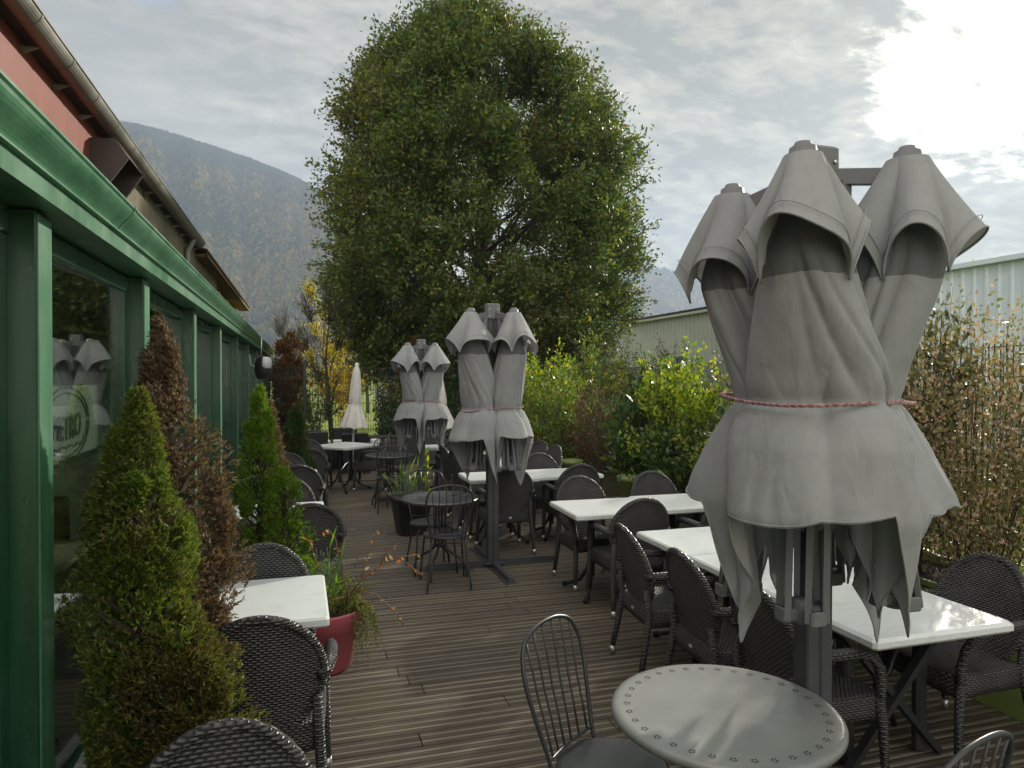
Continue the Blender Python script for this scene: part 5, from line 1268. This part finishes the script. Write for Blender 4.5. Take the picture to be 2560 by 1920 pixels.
# trailing plant over the right side
g = np.random.default_rng(104); r = empty('trailing_plant', (.30, 4.66, .37), 0, 'trailing olive green plant spilling over the right side of the red pot', 'plant')
A, B = [], []
for q in range(46):
    p = np.array([g.uniform(-.07, .05), g.uniform(-.10, .12), .02]); d = np.array([g.uniform(.3, 1.0), g.uniform(-.7, .4), g.uniform(.0, .8)])
    for i in range(7):
        e = p+d*.033; A.append(p); B.append(e); p = e; d = d*np.array([.85, .85, 1])+np.array([0, 0, -.42])+g.normal(size=3)*.18
A, B = np.array(A), np.array(B); seg_mesh('stem', A, B, .0013, .0012, Lher, r)
ids = np.repeat(np.arange(len(A)), 9); P = A[ids]+(B-A)[ids]*g.uniform(0, 1, len(ids))[:, None]+g.normal(size=(len(ids), 3))*.009; leaf_mesh('foliage', P, g.normal(size=P.shape), .016, .009, Lher, r)
# arching branch with autumn leaves
r = empty('arching_shoot', (.22, 4.62, .37), 0, 'thin arching branch with red, yellow and pale autumn leaves reaching out of the red pot', 'branch')
m = MB(); main = [(0, 0, 0), (.07, -.04, .12), (.15, -.08, .22), (.26, -.11, .31), (.38, -.13, .36), (.50, -.14, .37)]
m.tube(main, [.007, .0065, .006, .005, .004, .003], 6)
sh_ = [[(.15, -.08, .22), (.19, -.02, .34), (.23, .02, .46), (.27, .03, .52)], [(.07, -.04, .12), (.02, .05, .30), (.0, .1, .45), (-.05, .12, .52), (-.08, .12, .50)], [(.26, -.11, .31), (.31, -.10, .40), (.38, -.12, .45)], [(.10, -.06, .16), (.24, -.16, .14), (.36, -.20, .02), (.40, -.2, -.06)], [(.38, -.13, .36), (.46, -.18, .30), (.52, -.22, .25)], [(.0, 0, .0), (-.10, .0, .25), (-.16, .0, .46), (-.2, 0, .50)]]
for s_ in sh_: m.tube(s_, [.0040, .0036, .0032, .0028][:len(s_)]+[.0024]*(len(s_)-4), 5)
m.build('stem', simple('reddish_stem', (.16, .08, .055), .6), r)
r.scale = (1, 1, 1); PL, DL = [], []
for s_ in [main[2:]]+sh_:
    for i in range(len(s_)-1):
        for _ in range(4):
            if i == 0 and s_ is not sh_[0] and g.uniform() < .6: continue
            u = [.2, .45, .7, .98][_]
            if g.uniform() < .35: continue
            p = np.array(s_[i])*(1-u)+np.array(s_[i+1])*u; PL.append(p); DL.append(np.array([g.normal(), g.normal(), g.normal()*.6-.4]))
leaf_mesh('foliage', np.array(PL), np.array(DL), g.uniform(.026, .046, len(PL)), .020, Laut, r, fold=.3)

# dark tapered square planter with grassy plants
r = empty('square_planter', (1.27, 8.42, 0), R(8), 'dark tapered square planter standing behind the second round table', 'planter')
m = MB(); P = []
for s_, z in ((.145, 0), (.155, .01), (.215, .42), (.250, .425), (.255, .47), (.235, .47), (.225, .43)):
    P.append([(s_*math.copysign(abs(math.cos(a))**.3, math.cos(a)), s_*math.copysign(abs(math.sin(a))**.3, math.sin(a)), z) for a in [j*2*math.pi/48 for j in range(48)]])
m.grid(P, closed_u=True, flip=False); m.add(P[0], [tuple(range(47, -1, -1))]); m.build('pot', M['darkpot'], r)
m = MB(); m.box((0, 0, .42), (.42, .42, .02)); m.build('soil', M['soil'], r)
stalks('tall green sword-leaved plant in the dark square planter', 'iris_plant', (1.20, 8.4, .42), 13, .46, .16, Lgrs, 111, .22, .045, 3, rt=.12, thick=.004)
stalks('leafy yellow-green shoot in the dark square planter', 'leafy_shoot', (1.42, 8.36, .42), 5, .52, .05, Lyg, 112, .09, .30, 7, rt=.03, thick=.003)
# lime round pots and timber trough by the hedge
lp = empty('lime_pot', (0, 0, 0), 0)
m = MB(); m.lathe([(.10, 0), (.115, .01), (.150, .26), (.165, .265), (.170, .33), (.155, .335), (.145, .30)], n=36, capt=False); m.build('pot', M['limepot'], lp)
m = MB(); m.lathe([(.150, .29), (.002, .30)], n=20, capb=False); m.build('soil', M['soil'], lp)
for i, (x, y, z, s, lab) in enumerate([(4.17, 8.45, .24, 1.0, 'round lime green pot in front of the bright shrub, right of the laurel'), (4.05, 10.2, .26, 1.0, 'small lime green pot farther along the hedge by the timber trough'), (3.75, 10.9, .0, 1.1, 'lime green pot behind the sideways wicker chairs at the far hedge')]):
    o = lp if i == 0 else copy_tree(lp); o.location = (x, y, z); o.scale = (s, s, s); tag(o, lab, 'pot', 'lime green pots by the hedge')
def trough(x, y, lx, ly, h, mat, lab, cat='planter', name='planter_trough', grp=None):
    r = empty(name, (x, y, 0), 0, lab, cat, grp)
    m = MB(); P = []
    for kx, z in ((.90, 0), (.91, .01), (1, h-.04), (1.03, h-.035), (1.03, h), (.97, h), (.96, h-.06)): P.append([(lx/2*kx*sx, ly/2*kx*sy, z) for sx, sy in ((1, -1), (1, 1), (-1, 1), (-1, -1))])
    m.grid(P, closed_u=True, smooth=False); m.add(P[0], [(3, 2, 1, 0)]); m.build('box', mat, r)
    m = MB(); m.box((0, 0, h-.07), (lx*.95, ly*.95, .03)); m.build('soil', M['soil'], r)
gp = 'planters under the hedge'
trough(4.02, 3.15, .60, 2.5, .62, M['limepot'], 'large lime green planter box at the right edge behind the wicker chair', grp=gp)
trough(4.75, 5.0, .45, 1.5, .45, M['limepot'], 'long lime green planter box glimpsed behind the big parasols', grp=gp)
trough(4.95, 7.6, .45, 1.8, .35, M['darkpot'], 'dark planter box under the middle of the hedge', grp=gp)
trough(4.75, 11.0, .5, 1.9, .42, M['woodbox'], 'brownish timber planter box under the far hedge', grp=gp)

# litter on the deck
g = np.random.default_rng(120); k = 620
P = np.stack([g.uniform(-.7, 4.3, k), g.uniform(2, 13, k), np.full(k, .006)], 1); P[:70] = np.stack([g.uniform(2.9, 4.2, 70), g.uniform(1.4, 3.2, 70), np.full(70, .006)], 1)
D = np.stack([g.normal(size=k), g.normal(size=k), g.normal(size=k)*.12+.05], 1)
o = leaf_mesh('fallen_leaves', P, D, g.uniform(.008, .026, k), .008, leafmat('dry_litter', [(0, (.10, .06, .03)), (.6, (.26, .18, .09)), (1, (.5, .45, .36))], None, 1, .1, .8)); tag(o, kind='stuff')
m = MB(); m.tube([(.62, 7.35, .009), (.69, 7.36, .009)], .005, 8); tag(m.build('cigarette_end', M['whitecloth']), 'white cigarette end lying on the deck in the middle of the aisle', 'cigarette end')

# ------------------------------------------------------------------ haze
m = MB(); m.box((500, 1075, 290), (3240, 2770, 583))
hz_ = m.build('haze', None); hm = bpy.data.materials.new('haze_air'); hm.use_nodes = True; t_ = hm.node_tree
t_.nodes.remove(t_.nodes['Principled BSDF']); pv = t_.nodes.new('ShaderNodeVolumePrincipled'); pv.inputs['Color'].default_value = (.64, .77, 1.0, 1); pv.inputs['Density'].default_value = .00033; pv.inputs['Anisotropy'].default_value = .15
t_.links.new(pv.outputs[0], t_.nodes['Material Output'].inputs['Volume']); hz_.data.materials.append(hm); tag(hz_, kind='stuff')
